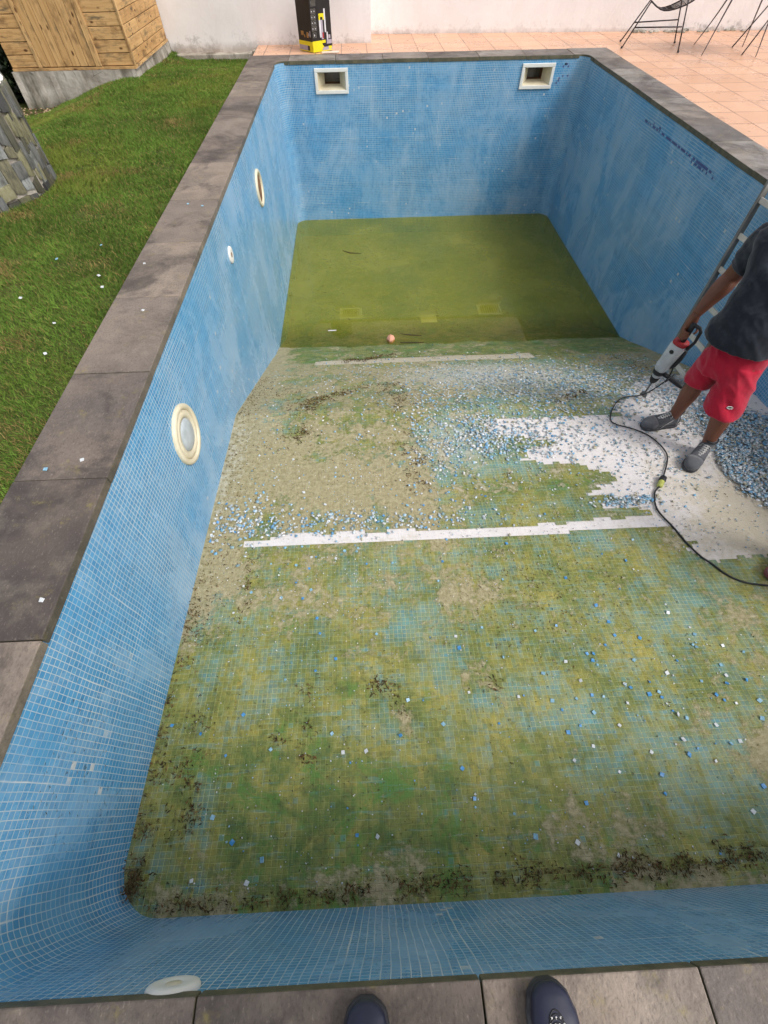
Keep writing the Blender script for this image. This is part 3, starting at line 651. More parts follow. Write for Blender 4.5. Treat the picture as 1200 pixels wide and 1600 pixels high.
# bedding under the slabs so no void shows
mb = MB()
for x0, x1, y0, y1 in ((-CW, -.012, -CW, L + CW), (W + .012, W + CW, -CW, L + CW), (-.012, W + .012, -CW, -.012), (-.012, W + .012, L + .3, L + CW)):
    mb.box((x0, y0, -.6), (x1, y1, -.048))
mb.build('bedding', M['conc'], pool)

# ---- fittings on the walls
def ring_fit(name, c, ax, r, kind):
    """round fitting on a wall; ax points into the pool"""
    a = Vector(ax); c = Vector(c)
    if kind == 'light':
        mb = MB(); mb.lathe([(r, 0), (r, .012), (r * .96, .022), (r * .86, .024), (r * .82, .016), (r * .80, .004)], c, a, 40, False); o = mb.build(name, M['cream'], pool, True)
        mb = MB(); mb.lathe([(r * .80, .003), (r * .79, .012), (r * .70, .020), (r * .58, .018), (r * .55, .006), (r * .54, .002)], c, a, 40, False); mb.build('trim_ring', M['cream'], o, True)
        mb = MB(); mb.lathe([(r * .545, .002), (r * .53, .014), (r * .4, .026), (r * .2, .033), (.001, .035)], c, a, 32, False); mb.build('lens', M['lens'], o, True)
    elif kind == 'empty':
        mb = MB(); mb.lathe([(r, 0), (r, .012), (r * .95, .022), (r * .82, .022), (r * .78, .012), (r * .76, .002)], c, a, 40, False); o = mb.build(name, M['cream'], pool, True)
        mb = MB(); mb.lathe([(r * .77, .002), (r * .7, .0045), (.001, .006)], c, a, 32, False); mb.build('niche', M['rust'], o, True)
    else:
        mb = MB(); mb.lathe([(r, 0), (r * .99, .006), (r * .92, .012), (r * .7, .015), (r * .42, .0145), (r * .3, .012)], c, a, 32, False); o = mb.build(name, M['white'], pool, True)
        mb = MB(); mb.lathe([(r * .32, .010), (r * .28, .0135), (.001, .014)], c, a, 20, False); mb.build('nozzle', M['cream'] if kind == 'cap' else M['rust'], o, True)
    return o
ring_fit('pool_light', (-.01, 2.42, -.52), (1, 0, 0), .20, 'light')['label'] = 'cream ringed pool light with a grey lens low on the left wall'
ring_fit('pool_light', (-.01, 6.55, -.55), (1, 0, 0), .185, 'empty')['label'] = 'cream light ring with no lens further along the left wall'
ring_fit('inlet', (-.01, 4.58, -.40), (1, 0, 0), .07, 'inlet')
ring_fit('inlet_cap', (.632, -.01, -.090), (0, 1, 0), .068, 'cap')['label'] = 'white round cap just under the near coping'
def skimmer(x0, x1):
    z0, z1 = SKZ; y = L + .01; f = .045
    mb = MB()
    def fr(a, b, c, d_): mb.box((a, y - .022, c), (b, y + .004, d_))
    fr(x0, x1, z1 - f, z1); fr(x0, x1, z0, z0 + f); fr(x0, x0 + f, z0 + f, z1 - f); fr(x1 - f, x1, z0 + f, z1 - f)
    o = mb.build('skimmer', M['white'], pool, bevel=.006)
    a0, a1, c0, c1 = x0 + f, x1 - f, z0 + f, z1 - f; b0, b1, e0, e1 = x0 + .145, x1 - .135, z0 + .085, z1 - .055; yb = y + .16
    mb = MB(); A = [(a0, y - .018, c0), (a1, y - .018, c0), (a1, y - .018, c1), (a0, y - .018, c1)]; B = [(b0, yb, e0), (b1, yb, e0), (b1, yb, e1), (b0, yb, e1)]
    mb.add(A + B, [(0, 4, 5, 1), (1, 5, 6, 2), (2, 6, 7, 3), (3, 7, 4, 0)]); mb.build('throat', M['cream'], o)
    mb = MB(); D_ = [(b0, yb + .2, e0), (b1, yb + .2, e0), (b1, yb + .2, e1), (b0, yb + .2, e1)]
    mb.add(B + D_, [(0, 4, 5, 1), (1, 5, 6, 2), (2, 6, 7, 3), (3, 7, 4, 0), (4, 7, 6, 5)]); mb.build('basket_well', M['rust'], o)
for a_, b_ in SK: skimmer(a_, b_)
def drain(x, y, w_, h_, mat='cream'):
    z = fz(y) + .006; mb = MB(); f = .03
    mb.box((x - w_ / 2, y - h_ / 2, z), (x + w_ / 2, y - h_ / 2 + f, z + .02)); mb.box((x - w_ / 2, y + h_ / 2 - f, z), (x + w_ / 2, y + h_ / 2, z + .02))
    mb.box((x - w_ / 2, y - h_ / 2 + f, z), (x - w_ / 2 + f, y + h_ / 2 - f, z + .02)); mb.box((x + w_ / 2 - f, y - h_ / 2 + f, z), (x + w_ / 2, y + h_ / 2 - f, z + .02))
    o = mb.build('main_drain', M['white'], pool)
    mb = MB(); n = 9
    for q in range(n):
        xx = x - w_ / 2 + f + (w_ - 2 * f) * (q + .15) / n; mb.box((xx, y - h_ / 2 + f, z + .004), (xx + (w_ - 2 * f) / n * .7, y + h_ / 2 - f, z + .012))
    mb.build('grate', M['cream'], o)
drain(.98, 6.92, .36, .29); drain(3.22, 6.90, .38, .29)
mb = MB(); mb.box((2.03, 6.20, -DW - .02), (2.27, 6.41, -DW - .006)); o = mb.build('drain_cover', M['cream'], pool, bevel=.004); o['label'] = 'pale square cover plate just under the green water'

# ================================================================ SETTING
GRX = np.concatenate([np.linspace(-40, -4.2, 10), np.arange(-4.1, -CW - .05, .1), [-CW - .001]]); GRY = np.concatenate([np.linspace(-30, -1, 8), np.arange(-.8, 11.3, .1), np.linspace(11.4, 60, 10)])
GX, GY = np.meshgrid(GRX, GRY); Vg = np.stack([GX, GY, lawn_z(GX, GY)], -1).reshape(-1, 3); gi = np.arange(GX.size).reshape(GX.shape)
Fg = np.stack([gi[:-1, :-1], gi[:-1, 1:], gi[1:, 1:], gi[1:, :-1]], -1).reshape(-1, 4); nb = len(Vg)
ext = [(-CW - .001, -30, -.1), (40, -30, -.1), (40, -CW - .001, -.1), (-CW - .001, -CW - .001, -.1), (W + CW + .001, -CW, -.1), (40, -CW, -.1), (40, L + CW, -.1), (W + CW + .001, L + CW, -.1), (-CW - .001, L + CW + .001, -.1), (40, L + CW + .001, -.1), (40, 60, -.1), (-CW - .001, 60, -.1)]
me = nmesh('ground', np.concatenate([Vg, np.array(ext)]), np.concatenate([Fg, np.array([[nb, nb + 1, nb + 2, nb + 3], [nb + 4, nb + 5, nb + 6, nb + 7], [nb + 8, nb + 9, nb + 10, nb + 11]])]))
tag(link('ground', me, M['ground'], None, True), kind='structure')
mb = MB()
mb.box((W + CW + .003, -8, -.06), (16, L + CW + .003, -.006)); mb.box((-CW + .03, L + CW + .003, -.06), (16, 12.2, -.006)); mb.box((-CW, -8, -.06), (W + CW + .003, -CW - .003, -.006))
tag(mb.build('terrace', M['terrace']), kind='structure')

# grass
def grass_pts(n):
    x = rng.uniform(-4.3, -CW - .012, n); y = rng.uniform(.9, 10.95, n)
    vis = x > -.5 - (y - 1.0) * .50                                   # part of the lawn the picture can reach
    k_ = vis & ~((x < -1.84) & (y > 9.0)) & ~((x + 2.42) ** 2 + (y - 5.12) ** 2 < .80 ** 2) & ~((x < -3.1) & (y > 8.6))
    return x[k_], y[k_]
def make_grass(n, hmul, name):
    x, y = grass_pts(n); n = len(x); pt = fbm(x * 1.3, y * 1.3, 5); pt2 = fbm(x * 6, y * 6, 9)
    thin = rng.random(n) > np.clip((.36 - pt2) * 6, 0, .8); x, y, pt, pt2 = x[thin], y[thin], pt[thin], pt2[thin]; n = len(x)
    z = lawn_z(x, y) - .003; h = (.014 + .020 * rng.random(n)) * (.6 + .8 * pt2) * hmul; a = rng.uniform(0, 6.283, n); wd = rng.uniform(.0009, .0018, n) * (1 + y * .12)
    lean = rng.normal(0, .55, (n, 2)) * h[:, None] + np.stack([np.cos(pt * 9) * .15 * h, np.sin(pt * 9) * .15 * h], -1)
    dx, dy = np.cos(a) * wd, np.sin(a) * wd
    p0 = np.stack([x - dx, y - dy, z], -1); p1 = np.stack([x + dx, y + dy, z], -1)
    m0 = np.stack([x + lean[:, 0] * .4 - dx * .8, y + lean[:, 1] * .4 - dy * .8, z + h * .6], -1); m1 = m0 + np.stack([dx, dy, 0 * dx], -1) * 1.6
    t = np.stack([x + lean[:, 0], y + lean[:, 1], z + h], -1)
    V_ = np.stack([p0, p1, m1, m0, t], 1).reshape(-1, 3); b = np.arange(n)[:, None] * 5
    F_ = np.concatenate([b + np.array([0, 1, 2]), b + np.array([0, 2, 3]), b + np.array([3, 2, 4])], 1).reshape(-1, 3)
    me = nmesh(name, V_, F_); r = rng.random(n)
    c = np.stack([.095 + .10 * r, .185 + .13 * r, .026 + .024 * r], -1) * (.50 + .62 * np.clip(fbm(x * 3.1, y * 3.1, 93), .15, .85))[:, None]  # patchy brightness puts the lawn's highlights and shading into the blade colour
    yel = np.clip((pt - .52) * 5, 0, 1)[:, None]; c = c * (1 - yel * .6) + np.array([.24, .27, .045]) * yel * .5
    dk = np.clip((.46 - pt) * 5, 0, 1)[:, None]; c = c * (1 - .35 * dk)
    dry = (rng.random(n) < .12 + .6 * np.clip((fbm(x * 2.2, y * 2.2, 61) - .58) * 5, 0, 1))[:, None]; c = np.where(dry, np.array([.26, .19, .07]) * (.6 + .6 * r[:, None]), c)
    # dry edge along the coping and round the pillar
    fcol(me, 'col', np.repeat(c, 3, 0)); return me
tag(link('grass', make_grass(600000, 1.0, 'grass'), M['grass']), 'short green lawn grass with yellowish patches beside the pool', 'grass', kind='stuff')

# garden wall (white render) with a step in its line
mb = MB()
def wseg(a, b, t, z0, z1):
    a, b = Vector((*a, 0)), Vector((*b, 0)); n = (b - a).normalized().cross(Vector((0, 0, 1))) * -t
    mb.v += []; q = [a, b, b + n, a + n]; b0 = len(mb.v); mb.v += [(p.x, p.y, z0) for p in q] + [(p.x, p.y, z1) for p in q]
    mb.f += [tuple(b0 + i for i in f) for f in ((0, 3, 2, 1), (4, 5, 6, 7), (0, 1, 5, 4), (1, 2, 6, 5), (2, 3, 7, 6), (3, 0, 4, 7))]
wseg((-9, 10.98), (1.50, 10.93), .9, -.6, 2.5); wseg((1.502, 11.68), (13, 10.98), .2, -.2, 2.5)
tag(mb.build('garden_wall', M['wall']), 'white rendered garden wall with a mouldy foot behind the pool', 'wall')
mb = MB(); mb.box((-1.85, 10.80, -.4), (-.46, 10.975, -.075)); mb.box((-.46, 10.6, -.3), (-.425, 10.975, -.02))
tag(mb.build('concrete_kerb', M['conc'], bevel=.01), 'low stained concrete kerb at the foot of the white wall beside the lawn', 'kerb')
mb = MB()
for q in range(26):
    x = random.uniform(6.0, 8.0); y = 11.38 - (x - 6) * .06 + random.uniform(-.12, .05); s_ = random.uniform(.015, .05); mb.ell((x, y, .0), (s_ * 1.5, s_, s_ * .6), seg=6, rn=4)
tag(mb.build('crumbled_mortar', M['conc']), 'crumbled bits of mortar fallen at the foot of the white wall', 'rubble', kind='stuff')

# ---- shed
sx0, sx1, sy0, sy1, sz0, sz1 = -3.56, -1.87, 9.05, 10.93, .10, 2.1
shed = tag(empty('wooden_shed', (-2.7, 9.9, -.3)), 'orange stained wooden garden shed with a plank door on a concrete base', 'shed')
bid = [0]
def board(mb, lo, hi, ax): bid[0] += 1; mb.box(lo, hi, grain=(ax, bid[0] * 1.37))
mb = MB(); bh = .122
for q in range(16):
    z = sz0 + q * bh
    board(mb, (sx0, sy0, z + .003), (-3.19, sy0 + .028, z + bh - .003), 0)
mb.build('front_cladding', M['wood'], shed, bevel=.004)
mb = MB()
for q in range(16):
    z = sz0 + q * bh; board(mb, (-2.32, sy0, z + .003), (sx1 - .0, sy0 + .028, z + bh - .003), 0)
mb.build('front_cladding', M['wood'], shed, bevel=.004)
mb = MB()
for q in range(16):
    z = sz0 + q * bh; yy = sy0 + .034
    for y2 in (9.72, 10.32, sy1):
        board(mb, (sx1 - .028, yy + .002, z + .003), (sx1 - .002, y2 - .002, z + bh - .003), 1); yy = y2
mb.build('side_cladding', M['wood'], shed, bevel=.004)
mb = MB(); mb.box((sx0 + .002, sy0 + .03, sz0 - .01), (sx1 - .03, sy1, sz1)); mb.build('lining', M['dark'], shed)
mb = MB(); board(mb, (sx1 - .012, sy0 - .014, sz0 - .008), (sx1 + .014, sy0 + .034, sz1), 2); mb.build('corner_post', M['wood'], shed, bevel=.003)
mb = MB(); x = -3.135; wds = [.105, .10, .11, .10, .105, .11, .102]
for w_ in wds: board(mb, (x + .003, sy0 - .012, sz0 + .005), (x + w_ - .003, sy0 + .02, 1.95), 2); x += w_
door = mb.build('door', M['wood'], shed, bevel=.003)
mb = MB(); board(mb, (-3.187, sy0 - .022, sz0), (-3.138, sy0 + .03, 2.0), 2); board(mb, (x + .003, sy0 - .022, sz0), (-2.322, sy0 + .03, 2.0), 2); mb.build('door_frame', M['wood'], shed, bevel=.003)
mb = MB(); mb.box((-2.47, sy0 - .04, 1.0), (-2.445, sy0 - .012, 1.14)); mb.build('handle', M['blackm'], door)
mb = MB(); board(mb, (sx0, sy0 - .02, sz0 - .03), (sx1 + .012, sy0 + .03, sz0 - .004), 0); board(mb, (sx1 - .02, sy0 + .034, sz0 - .03), (sx1 + .01, sy1, sz0 - .004), 1); mb.build('sill', M['wood'], shed)
mb = MB(); mb.box((sx0 - .12, sy0 - .15, sz1), (sx1 + .12, sy1 + .0, sz1 + .06)); mb.build('roof', M['tin'], shed)
mb = MB()          # concrete base, battered, uneven edge
n = 24; ring0 = []; ring1 = []
for q in range(n + 1):
    x = sx0 - .02 + (sx1 + .012 - sx0) * q / n; d0 = random.uniform(0, .03); ring0.append((x, sy0 - .03 - d0 * .5, sz0 - .032)); ring1.append((x, sy0 - .06 - d0, -.6))
for q in range(n): mb.add([ring1[q], ring1[q + 1], ring0[q + 1], ring0[q]], [(0, 1, 2, 3)])
mb.add([(sx1 - .008, sy0 - .03, sz0 - .032), (sx1 + .02, sy1, sz0 - .032), (sx1 + .05, sy1, -.6), (sx1 + .02, sy0 - .06, -.6)], [(0, 3, 2, 1)])
mb.add([(sx0 - .02, sy0 - .03, sz0 - .033), (sx1 + .02, sy0 - .03, sz0 - .033), (sx1 + .02, sy1, sz0 - .033), (sx0 - .02, sy1, sz0 - .033)], [(0, 1, 2, 3)])
mb.build('base', M['conc'], shed)

# ---- slate clad round pillar
pc = Vector((-2.44, 5.12, 0)); pr = .80; ph = .62
pil = tag(empty('stone_pillar', (pc.x, pc.y, -.1)), 'round pillar clad in rough upright grey slate stones standing in the lawn', 'pillar')
mb = MB(); mb.lathe([(pr - .010, -.4), (pr - .010, ph), (pr - .3, ph + .01)], pc, (0, 0, 1), 48); mb.build('core', M['conc'], pil)
vs, fs, cs = [], [], []
ang = 0
while ang < 2 * math.pi - .04:
    wa = random.uniform(.075, .15); z = -.2 + random.uniform(-.1, 0)
    while z < ph:
        h = random.uniform(.08, .24); a0 = ang + random.uniform(-.02, .02); a1 = ang + wa - random.uniform(.002, .014); r0 = pr - .06; r1 = pr + random.uniform(-.004, .016); r2 = r1 + random.uniform(-.010, .010)
        z1 = min(z + h - .008, ph + random.uniform(-.01, .02)); sk = random.uniform(-.035, .035)
        b0 = len(vs)
        for rr in (r0, None):
            for (aa, zz, dr) in ((a0, z + sk, r1), (a1, z + random.uniform(-.012, .012), r2), (a1 + random.uniform(-.01, .006), z1 + sk, r2), (a0, z1 + random.uniform(-.015, .01), r1)):
                r = rr if rr else dr; vs.append((pc.x + r * math.cos(aa), pc.y + r * math.sin(aa), zz))
        for f in ((4, 5, 6, 7), (0, 1, 5, 4), (1, 2, 6, 5), (2, 3, 7, 6), (3, 0, 4, 7)): fs.append(tuple(b0 + i for i in f))
        c = random.choice([(.15, .15, .14), (.22, .225, .205), (.08, .08, .08), (.24, .225, .13), (.30, .31, .30), (.19, .175, .11), (.12, .115, .08)]); c = tuple(x * (.45 if z < -.02 else 1) for x in c); cs += [c] * 5
        z += h
    ang += wa
me = nmesh('stone_cladding', vs, fs); fcol(me, 'col', np.array(cs)); o = link('stone_cladding', me, M['slate'], pil); bv = o.modifiers.new('b', 'BEVEL'); bv.width = .006; bv.segments = 2
mb = MB(); mb.lathe([(pr - .04, ph - .03), (pr + .005, ph + .005), (pr - .02, ph + .045), (.01, ph + .05)], pc, (0, 0, 1), 48); mb.build('mortar_cap', M['wall'], pil)

# ---- dark shrub left of the shed
def leaves(c, r, n, size, cols):
    u = rng.normal(size=(n, 3)); u /= np.linalg.norm(u, axis=1)[:, None]; rad = rng.random(n) ** .33
    p = np.array(c) + u * rad[:, None] * np.array(r); a = rng.normal(size=(n, 3)); a /= np.linalg.norm(a, axis=1)[:, None]; b = np.cross(a, rng.normal(size=(n, 3))); b /= np.linalg.norm(b, axis=1)[:, None]
    s_ = size * rng.uniform(.6, 1.3, n)[:, None]; V_ = np.stack([p - a * s_, p + b * s_ * .5, p + a * s_, p - b * s_ * .5], 1).reshape(-1, 3)
    F_ = np.arange(n * 4).reshape(-1, 4); cc = np.array(cols)[rng.integers(0, len(cols), n)]; return V_, F_, cc
shr = tag(empty('ivy_shrub', (-4.0, 9.3, -.35)), 'dark leafy ivy shrub between the shed and the pillar', 'shrub')
V_, F_, cc = leaves((-4.05, 9.35, .25), (.46, .55, .65), 9000, .035, [(.012, .022, .010), (.02, .035, .014), (.03, .045, .02), (.012, .016, .01)])
me = nmesh('foliage', V_, F_); fcol(me, 'col', cc); link('foliage', me, M['leaf'], shr)
mb = MB(); mb.tube([(-4.05, 9.4, -.4), (-4.0, 9.35, 0), (-4.08, 9.4, .5)], [.04, .03, .015]); mb.build('stem', M['bark'], shr)
mb = MB(); mb.box((-.10, -.055, 0), (.09, .05, .06)); o = mb.build('broken_brick', M['brick'], bevel=.008); o.location = (-3.66, 8.62, float(lawn_z(np.array(-3.66), np.array(8.62)))); o.rotation_euler = (.2, .1, .6)
tag(o, 'broken red brick lying in the dirt between shrub and pillar', 'brick')
vs, fs, cs = [], [], []
for q in range(420):
    x, y = random.uniform(-3.95, -3.05), random.uniform(8.3, 9.05); s_ = random.uniform(.006, .02); z = float(lawn_z(np.array(x), np.array(y))) + s_ * .3; b0 = len(vs)
    vs += [(x + s_, y, z), (x, y + s_, z), (x - s_ * .8, y, z), (x, y - s_, z), (x, y, z + s_ * .8)]
    c = random.choice([(.10, .055, .03), (.16, .10, .06), (.35, .25, .17), (.05, .035, .02), (.45, .33, .2)])
    for f in ((0, 1, 4), (1, 2, 4), (2, 3, 4), (3, 0, 4)): fs.append(tuple(b0 + i for i in f)); cs.append(c)
me = nmesh('gravel', vs, fs); fcol(me, 'col', np.array(cs)); tag(link('gravel', me, M['litter']), 'loose gravel and brown leaf dirt beside the shed base', 'gravel', kind='stuff')

# ================================================================ LOOSE MATTER ON THE FLOOR
HEAP = [(4.9, 2.9), (4.60, 3.12), (4.35, 3.35), (4.12, 3.1), (4.10, 2.78), (3.98, 2.48), (4.03, 2.2), (4.22, 1.97), (4.9, 1.75)]
def chip_mesh(name, px, py, size, tilt, lift, colfn):
    n = len(px); hs_ = size / 2; th = np.minimum(.0032, size * .2) / 2
    loc = np.array([(-1, -1, -1), (1, -1, -1), (1, 1, -1), (-1, 1, -1), (-1, -1, 1), (1, -1, 1), (1, 1, 1), (-1, 1, 1)], float)
    sc = np.stack([hs_, hs_ * rng.uniform(.55, 1, n), th], -1)
    P_ = loc[None] * sc[:, None]
    P_[:, :, :2] += rng.normal(0, .12, (n, 1, 2)) * hs_[:, None, None] * (loc[None, :, :1] > 0)
    a = rng.uniform(0, 6.283, n); ca, sa = np.cos(a), np.sin(a); P1 = P_.copy(); P1[:, :, 0] = P_[:, :, 0] * ca[:, None] - P_[:, :, 1] * sa[:, None]; P1[:, :, 1] = P_[:, :, 0] * sa[:, None] + P_[:, :, 1] * ca[:, None]
    t1, t2 = rng.normal(0, 1, n) * tilt, rng.normal(0, 1, n) * tilt
    sl = np.where(py > YS, -(DW + ZS) / (YW - YS), -SL)
    P1[:, :, 2] += P1[:, :, 0] * np.tan(np.clip(t1, -1, 1))[:, None] + P1[:, :, 1] * (np.tan(np.clip(t2, -1, 1)) + sl)[:, None]
    z = fzn(py) + .006 + lift + np.abs(np.tan(np.clip(t1, -1, 1))) * hs_ * .7
    P1 += np.stack([px, py, z], -1)[:, None]
    b = np.arange(n)[:, None] * 8; fl = np.array([(0, 3, 2, 1), (4, 5, 6, 7), (0, 1, 5, 4), (1, 2, 6, 5), (2, 3, 7, 6), (3, 0, 4, 7)])
    F_ = (b[:, None] + fl[None]).reshape(-1, 4); me = nmesh(name, P1.reshape(-1, 3), F_); fcol(me, 'col', np.repeat(colfn(n), 6, 0)); return me
CB = np.array([(.14, .32, .52), (.20, .42, .60), (.27, .43, .54), (.55, .60, .63), (.68, .68, .67), (.46, .51, .53), (.30, .34, .33), (.42, .39, .28), (.22, .32, .34), (.36, .50, .60)])
def mixcol(p): 
    p = np.array(p, float); p /= p.sum(); return lambda n: CB[rng.choice(len(CB), n, p=p)] * rng.uniform(.8, 1.15, (n, 1))
px, py, sz, lf = [], [], [], []
def scatter(n, fn, s0=.022, ls=0):
    c = 0
    while c < n:
        x, y = fn()
        if .02 < x < W - .01 and .02 < y < 5.6: px.append(x); py.append(y); sz.append(s0 * random.uniform(.5, 1.05)); lf.append(random.random() ** .8 * ls); c += 1
hx = lambda: (random.uniform(4.0, 4.8), random.uniform(1.75, 3.4))
def inheap():
    while True:
        x, y = hx(); 
        if inpoly(np.array([x + random.gauss(0, .03)]), np.array([y + random.gauss(0, .03)]), HEAP)[0]: return x, y
scatter(5200, inheap, .025, .028)
scatter(2300, lambda: (random.gauss(3.6, .65), random.gauss(3.75, .38)), .023, .004)
scatter(500, lambda: (random.gauss(4.1, .15), random.gauss(3.15, .25)), .023, .006)
scatter(1500, lambda: (random.gauss(2.5, .6), random.gauss(3.7, .5)), .021)
scatter(700, lambda: (random.uniform(.6, 4.6), random.gauss(4.5, .35)), .018)
scatter(420, lambda: (random.gauss(2.4, .3), random.gauss(2.85, .13)), .024, .006)
scatter(300, lambda: (random.gauss(2.15, .12), random.gauss(3.0, .15)), .024, .006)
scatter(60, lambda: (random.gauss(2.8, .3), random.gauss(2.95, .15)), .024, .004)
scatter(260, lambda: (random.gauss(3.3, .5), random.gauss(2.6, .4)), .015)
scatter(160, lambda: (random.gauss(3.15, .12), random.gauss(2.17, .03)), .024, .004)
scatter(380, lambda: (random.gauss(1.75, .14), random.gauss(2.95, .4)), .022)
scatter(170, lambda: (random.gauss(3.4, .35), random.gauss(2.75, .3)), .019, .003)
scatter(500, lambda: (random.uniform(3.2, 4.4), random.uniform(1.7, 3.0)), .010)
scatter(330, lambda: (random.gauss(.9, .6), random.gauss(2.07, .06)), .022, .004)
scatter(120, lambda: (random.gauss(.25, .12), random.gauss(2.1, .15)), .024, .004)
scatter(500, lambda: (random.uniform(.1, 2.6), random.uniform(2.0, 4.6)), .016)
me = chip_mesh('tile_rubble', np.array(px), np.array(py), np.array(sz), .28, np.array(lf), mixcol([.7, 1.0, 1.3, 1.8, 2.0, 1.8, 1.0, 1.3, 1.0, 1.5]))
tag(link('tile_rubble', me, M['chips']), 'heaped and scattered rubble of chipped off blue and white mosaic', 'rubble', kind='stuff')
# crumbs
n = 5200; cx_ = np.concatenate([rng.uniform(.02, 3.9, 3400), rng.normal(1.0, .8, 1800)]); cy_ = np.concatenate([rng.uniform(.05, 3.4, 3400), rng.normal(2.0, .6, 1800)])
k_ = (cx_ > .02) & (cx_ < W - .02) & (cy_ > .03) & (cy_ < 5); cx_, cy_ = cx_[k_], cy_[k_]; dens = fbm(cx_ * 2, cy_ * 2, 88); k_ = rng.random(len(cx_)) < np.clip((dens - .3) * 3, .15, 1); cx_, cy_ = cx_[k_], cy_[k_]
me = chip_mesh('mortar_crumbs', cx_, cy_, rng.uniform(.002, .0075, len(cx_)), .5, np.zeros(len(cx_)), mixcol([.6, .6, .6, 2, 4, 1.5, .4, 1.5, .3, .8]))
tag(link('mortar_crumbs', me, M['chips']), 'tiny white and blue crumbs sprinkled over the pool floor', 'crumbs', kind='stuff')
# larger loose chips: one object each
LIST = [(1.68, 1.11), (1.84, 1.23), (2.3, 1.22), (2.59, 1.34), (2.63, 1.23), (2.78, 1.12), (3.02, 1.27), (3.09, 1.05), (3.25, 1.05), (3.18, .94), (3.18, .88), (2.85, .91), (2.7, .8), (2.61, .84), (2.45, 1.0), (2.34, .89), (2.29, 1.0), (2.43, 1.04), (2.38, .81), (2.36, .72), (2.15, .79), (1.97, .82), (2.56, .76), (2.81, .69), (2.85, .67), (2.99, .63), (2.78, .57), (2.78, .5), (2.6, .42), (2.59, .52), (2.18, .5), (2.3, .56), (2.19, .63), (2.58, .34), (2.97, .25), (3.1, .75), (3.29, .74), (3.28, .85), (3.25, .65), (3.02, .54), (3.08, .35), (2.09, .17), (1.9, .2), (1.64, .36), (1.6, .49), (2.69, .99), (2.14, .94), (3.07, .78), (.77, 1.54), (.72, 1.48), (.58, 1.49), (.82, 1.34), (1.11, .59), (.99, .59), (.93, .68), (.61, .62), (.47, .24), (.62, .17), (.56, .09), (.31, .11), (.36, .34), (.06, .76), (1.53, .7), (1.35, .83), (.39, 2.35), (.45, 2.3), (.52, 2.26), (.52, 2.21), (.38, 2.24), (.84, 2.25), (1.05, 2.2), (1.05, 2.51), (.67, 2.38), (.56, 2.74), (.39, 3.11), (.03, 2.01), (.05, 1.95), (.06, 1.87), (.25, 2.08), (.93, 1.77), (.99, 1.83), (.75, 1.7), (.76, 1.79), (.69, 1.88), (.66, 1.73), (.58, 1.49), (1.66, 1.71), (1.46, 2.21), (.3, 2.39), (.23, 2.3)]
while len(LIST) < 150: LIST.append((random.gauss(.85, .5), random.gauss(2.10, .10)))
while len(LIST) < 185: LIST.append((random.gauss(.25, .12), random.gauss(2.1, .12)))
while len(LIST) < 215: LIST.append((random.gauss(2.9, .25), random.gauss(.85, .25)))
while len(LIST) < 285: LIST.append((random.uniform(.2, 3.4), random.uniform(.1, 1.85)))
LIST = [(max(.03, x), y) for x, y in LIST]
kinds = [((.055, .26, .56), 'small blue glass mosaic tile lying face up on the dirty floor', 'loose blue mosaic tiles'), ((.60, .62, .63), 'small mosaic tile lying upside down with its white mortar back showing', 'upturned white backed mosaic tiles'), ((.22, .42, .55), 'pale dusty blue mosaic tile loose on the dirty floor', 'loose dusty mosaic tiles')]
protos = []
for col, lab, grp in kinds:
    mt = simple('chip_' + grp.split()[1], col, .35, .4, .2, 60, dirt=((.4, .42, .38), .35))
    for q in range(3):
        hs_ = .0115; mb = MB(); pts = [(-hs_, -hs_), (hs_ * random.uniform(.7, 1), -hs_), (hs_, hs_ * random.uniform(.5, 1)), (hs_ * random.uniform(-.2, 1) if q == 1 else hs_ * .8, hs_), (-hs_, hs_ * random.uniform(.6, 1))]
        nn = len(pts); mb.v = [(x, y, -.0022) for x, y in pts] + [(x * .93, y * .93, .0010) for x, y in pts]; mb.f = [tuple(range(nn))[::-1], tuple(range(nn, 2 * nn))] + [(i, (i + 1) % nn, nn + (i + 1) % nn, nn + i) for i in range(nn)]
        me = bpy.data.meshes.new('mosaic_chip'); me.from_pydata(mb.v, [], mb.f); me.materials.append(mt); protos.append((me, lab, grp))
for i, (x, y) in enumerate(LIST):
    kd = random.choices((0, 1, 2), (3, 4, 3) if y > 1.5 else (5, 3, 3))[0]; me, lab, grp = protos[kd * 3 + random.randrange(3)]
    o = bpy.data.objects.new('mosaic_chip', me); COL.objects.link(o); s_ = random.uniform(.30, .85) if i > 90 else random.uniform(.65, 1.0)
    o.scale = (s_, s_, 1); tx, ty = random.gauss(0, .22), random.gauss(0, .22); o.location = (x, y, fz(y) + .0085 + (abs(tx) + abs(ty)) * .008 * s_); o.rotation_euler = (tx - SL, ty, random.uniform(0, 6.28)); tag(o, lab, 'tile', grp)
# chips on the lawn and coping
for q, (x, y, z) in enumerate([(-.55, 3.3, 0), (-.62, 3.45, 0), (-.72, 2.9, 0), (-.8, 2.2, 0), (-.75, 3.9, 0), (-1.0, 3.7, 0), (-1.05, 3.2, 0), (-.66, 2.6, 0), (-.35, 3.6, .004), (-.12, 4.55, .004), (-.25, 4.6, .004), (-.30, 1.7, .004), (-.2, 3.0, .004), (-.15, 1.75, .004), (-.06, 1.05, .004)]):
    me, lab, grp = protos[3 + q % 6]; o = bpy.data.objects.new('mosaic_chip', me); COL.objects.link(o); o.scale = (.8, .8, 1)
    zz = z if z else float(lawn_z(np.array(x), np.array(y))) + .03
    o.location = (x, y, zz); o.rotation_euler = (.2 if not z else 0, .1 if not z else 0, q)
    if z: tag(o, 'small pale mosaic tile chip lying on the brown coping slabs', 'tile', 'mosaic chips on the coping')
    else: tag(o, 'small pale mosaic tile chip lying in the green lawn', 'tile', 'mosaic chips in the lawn')

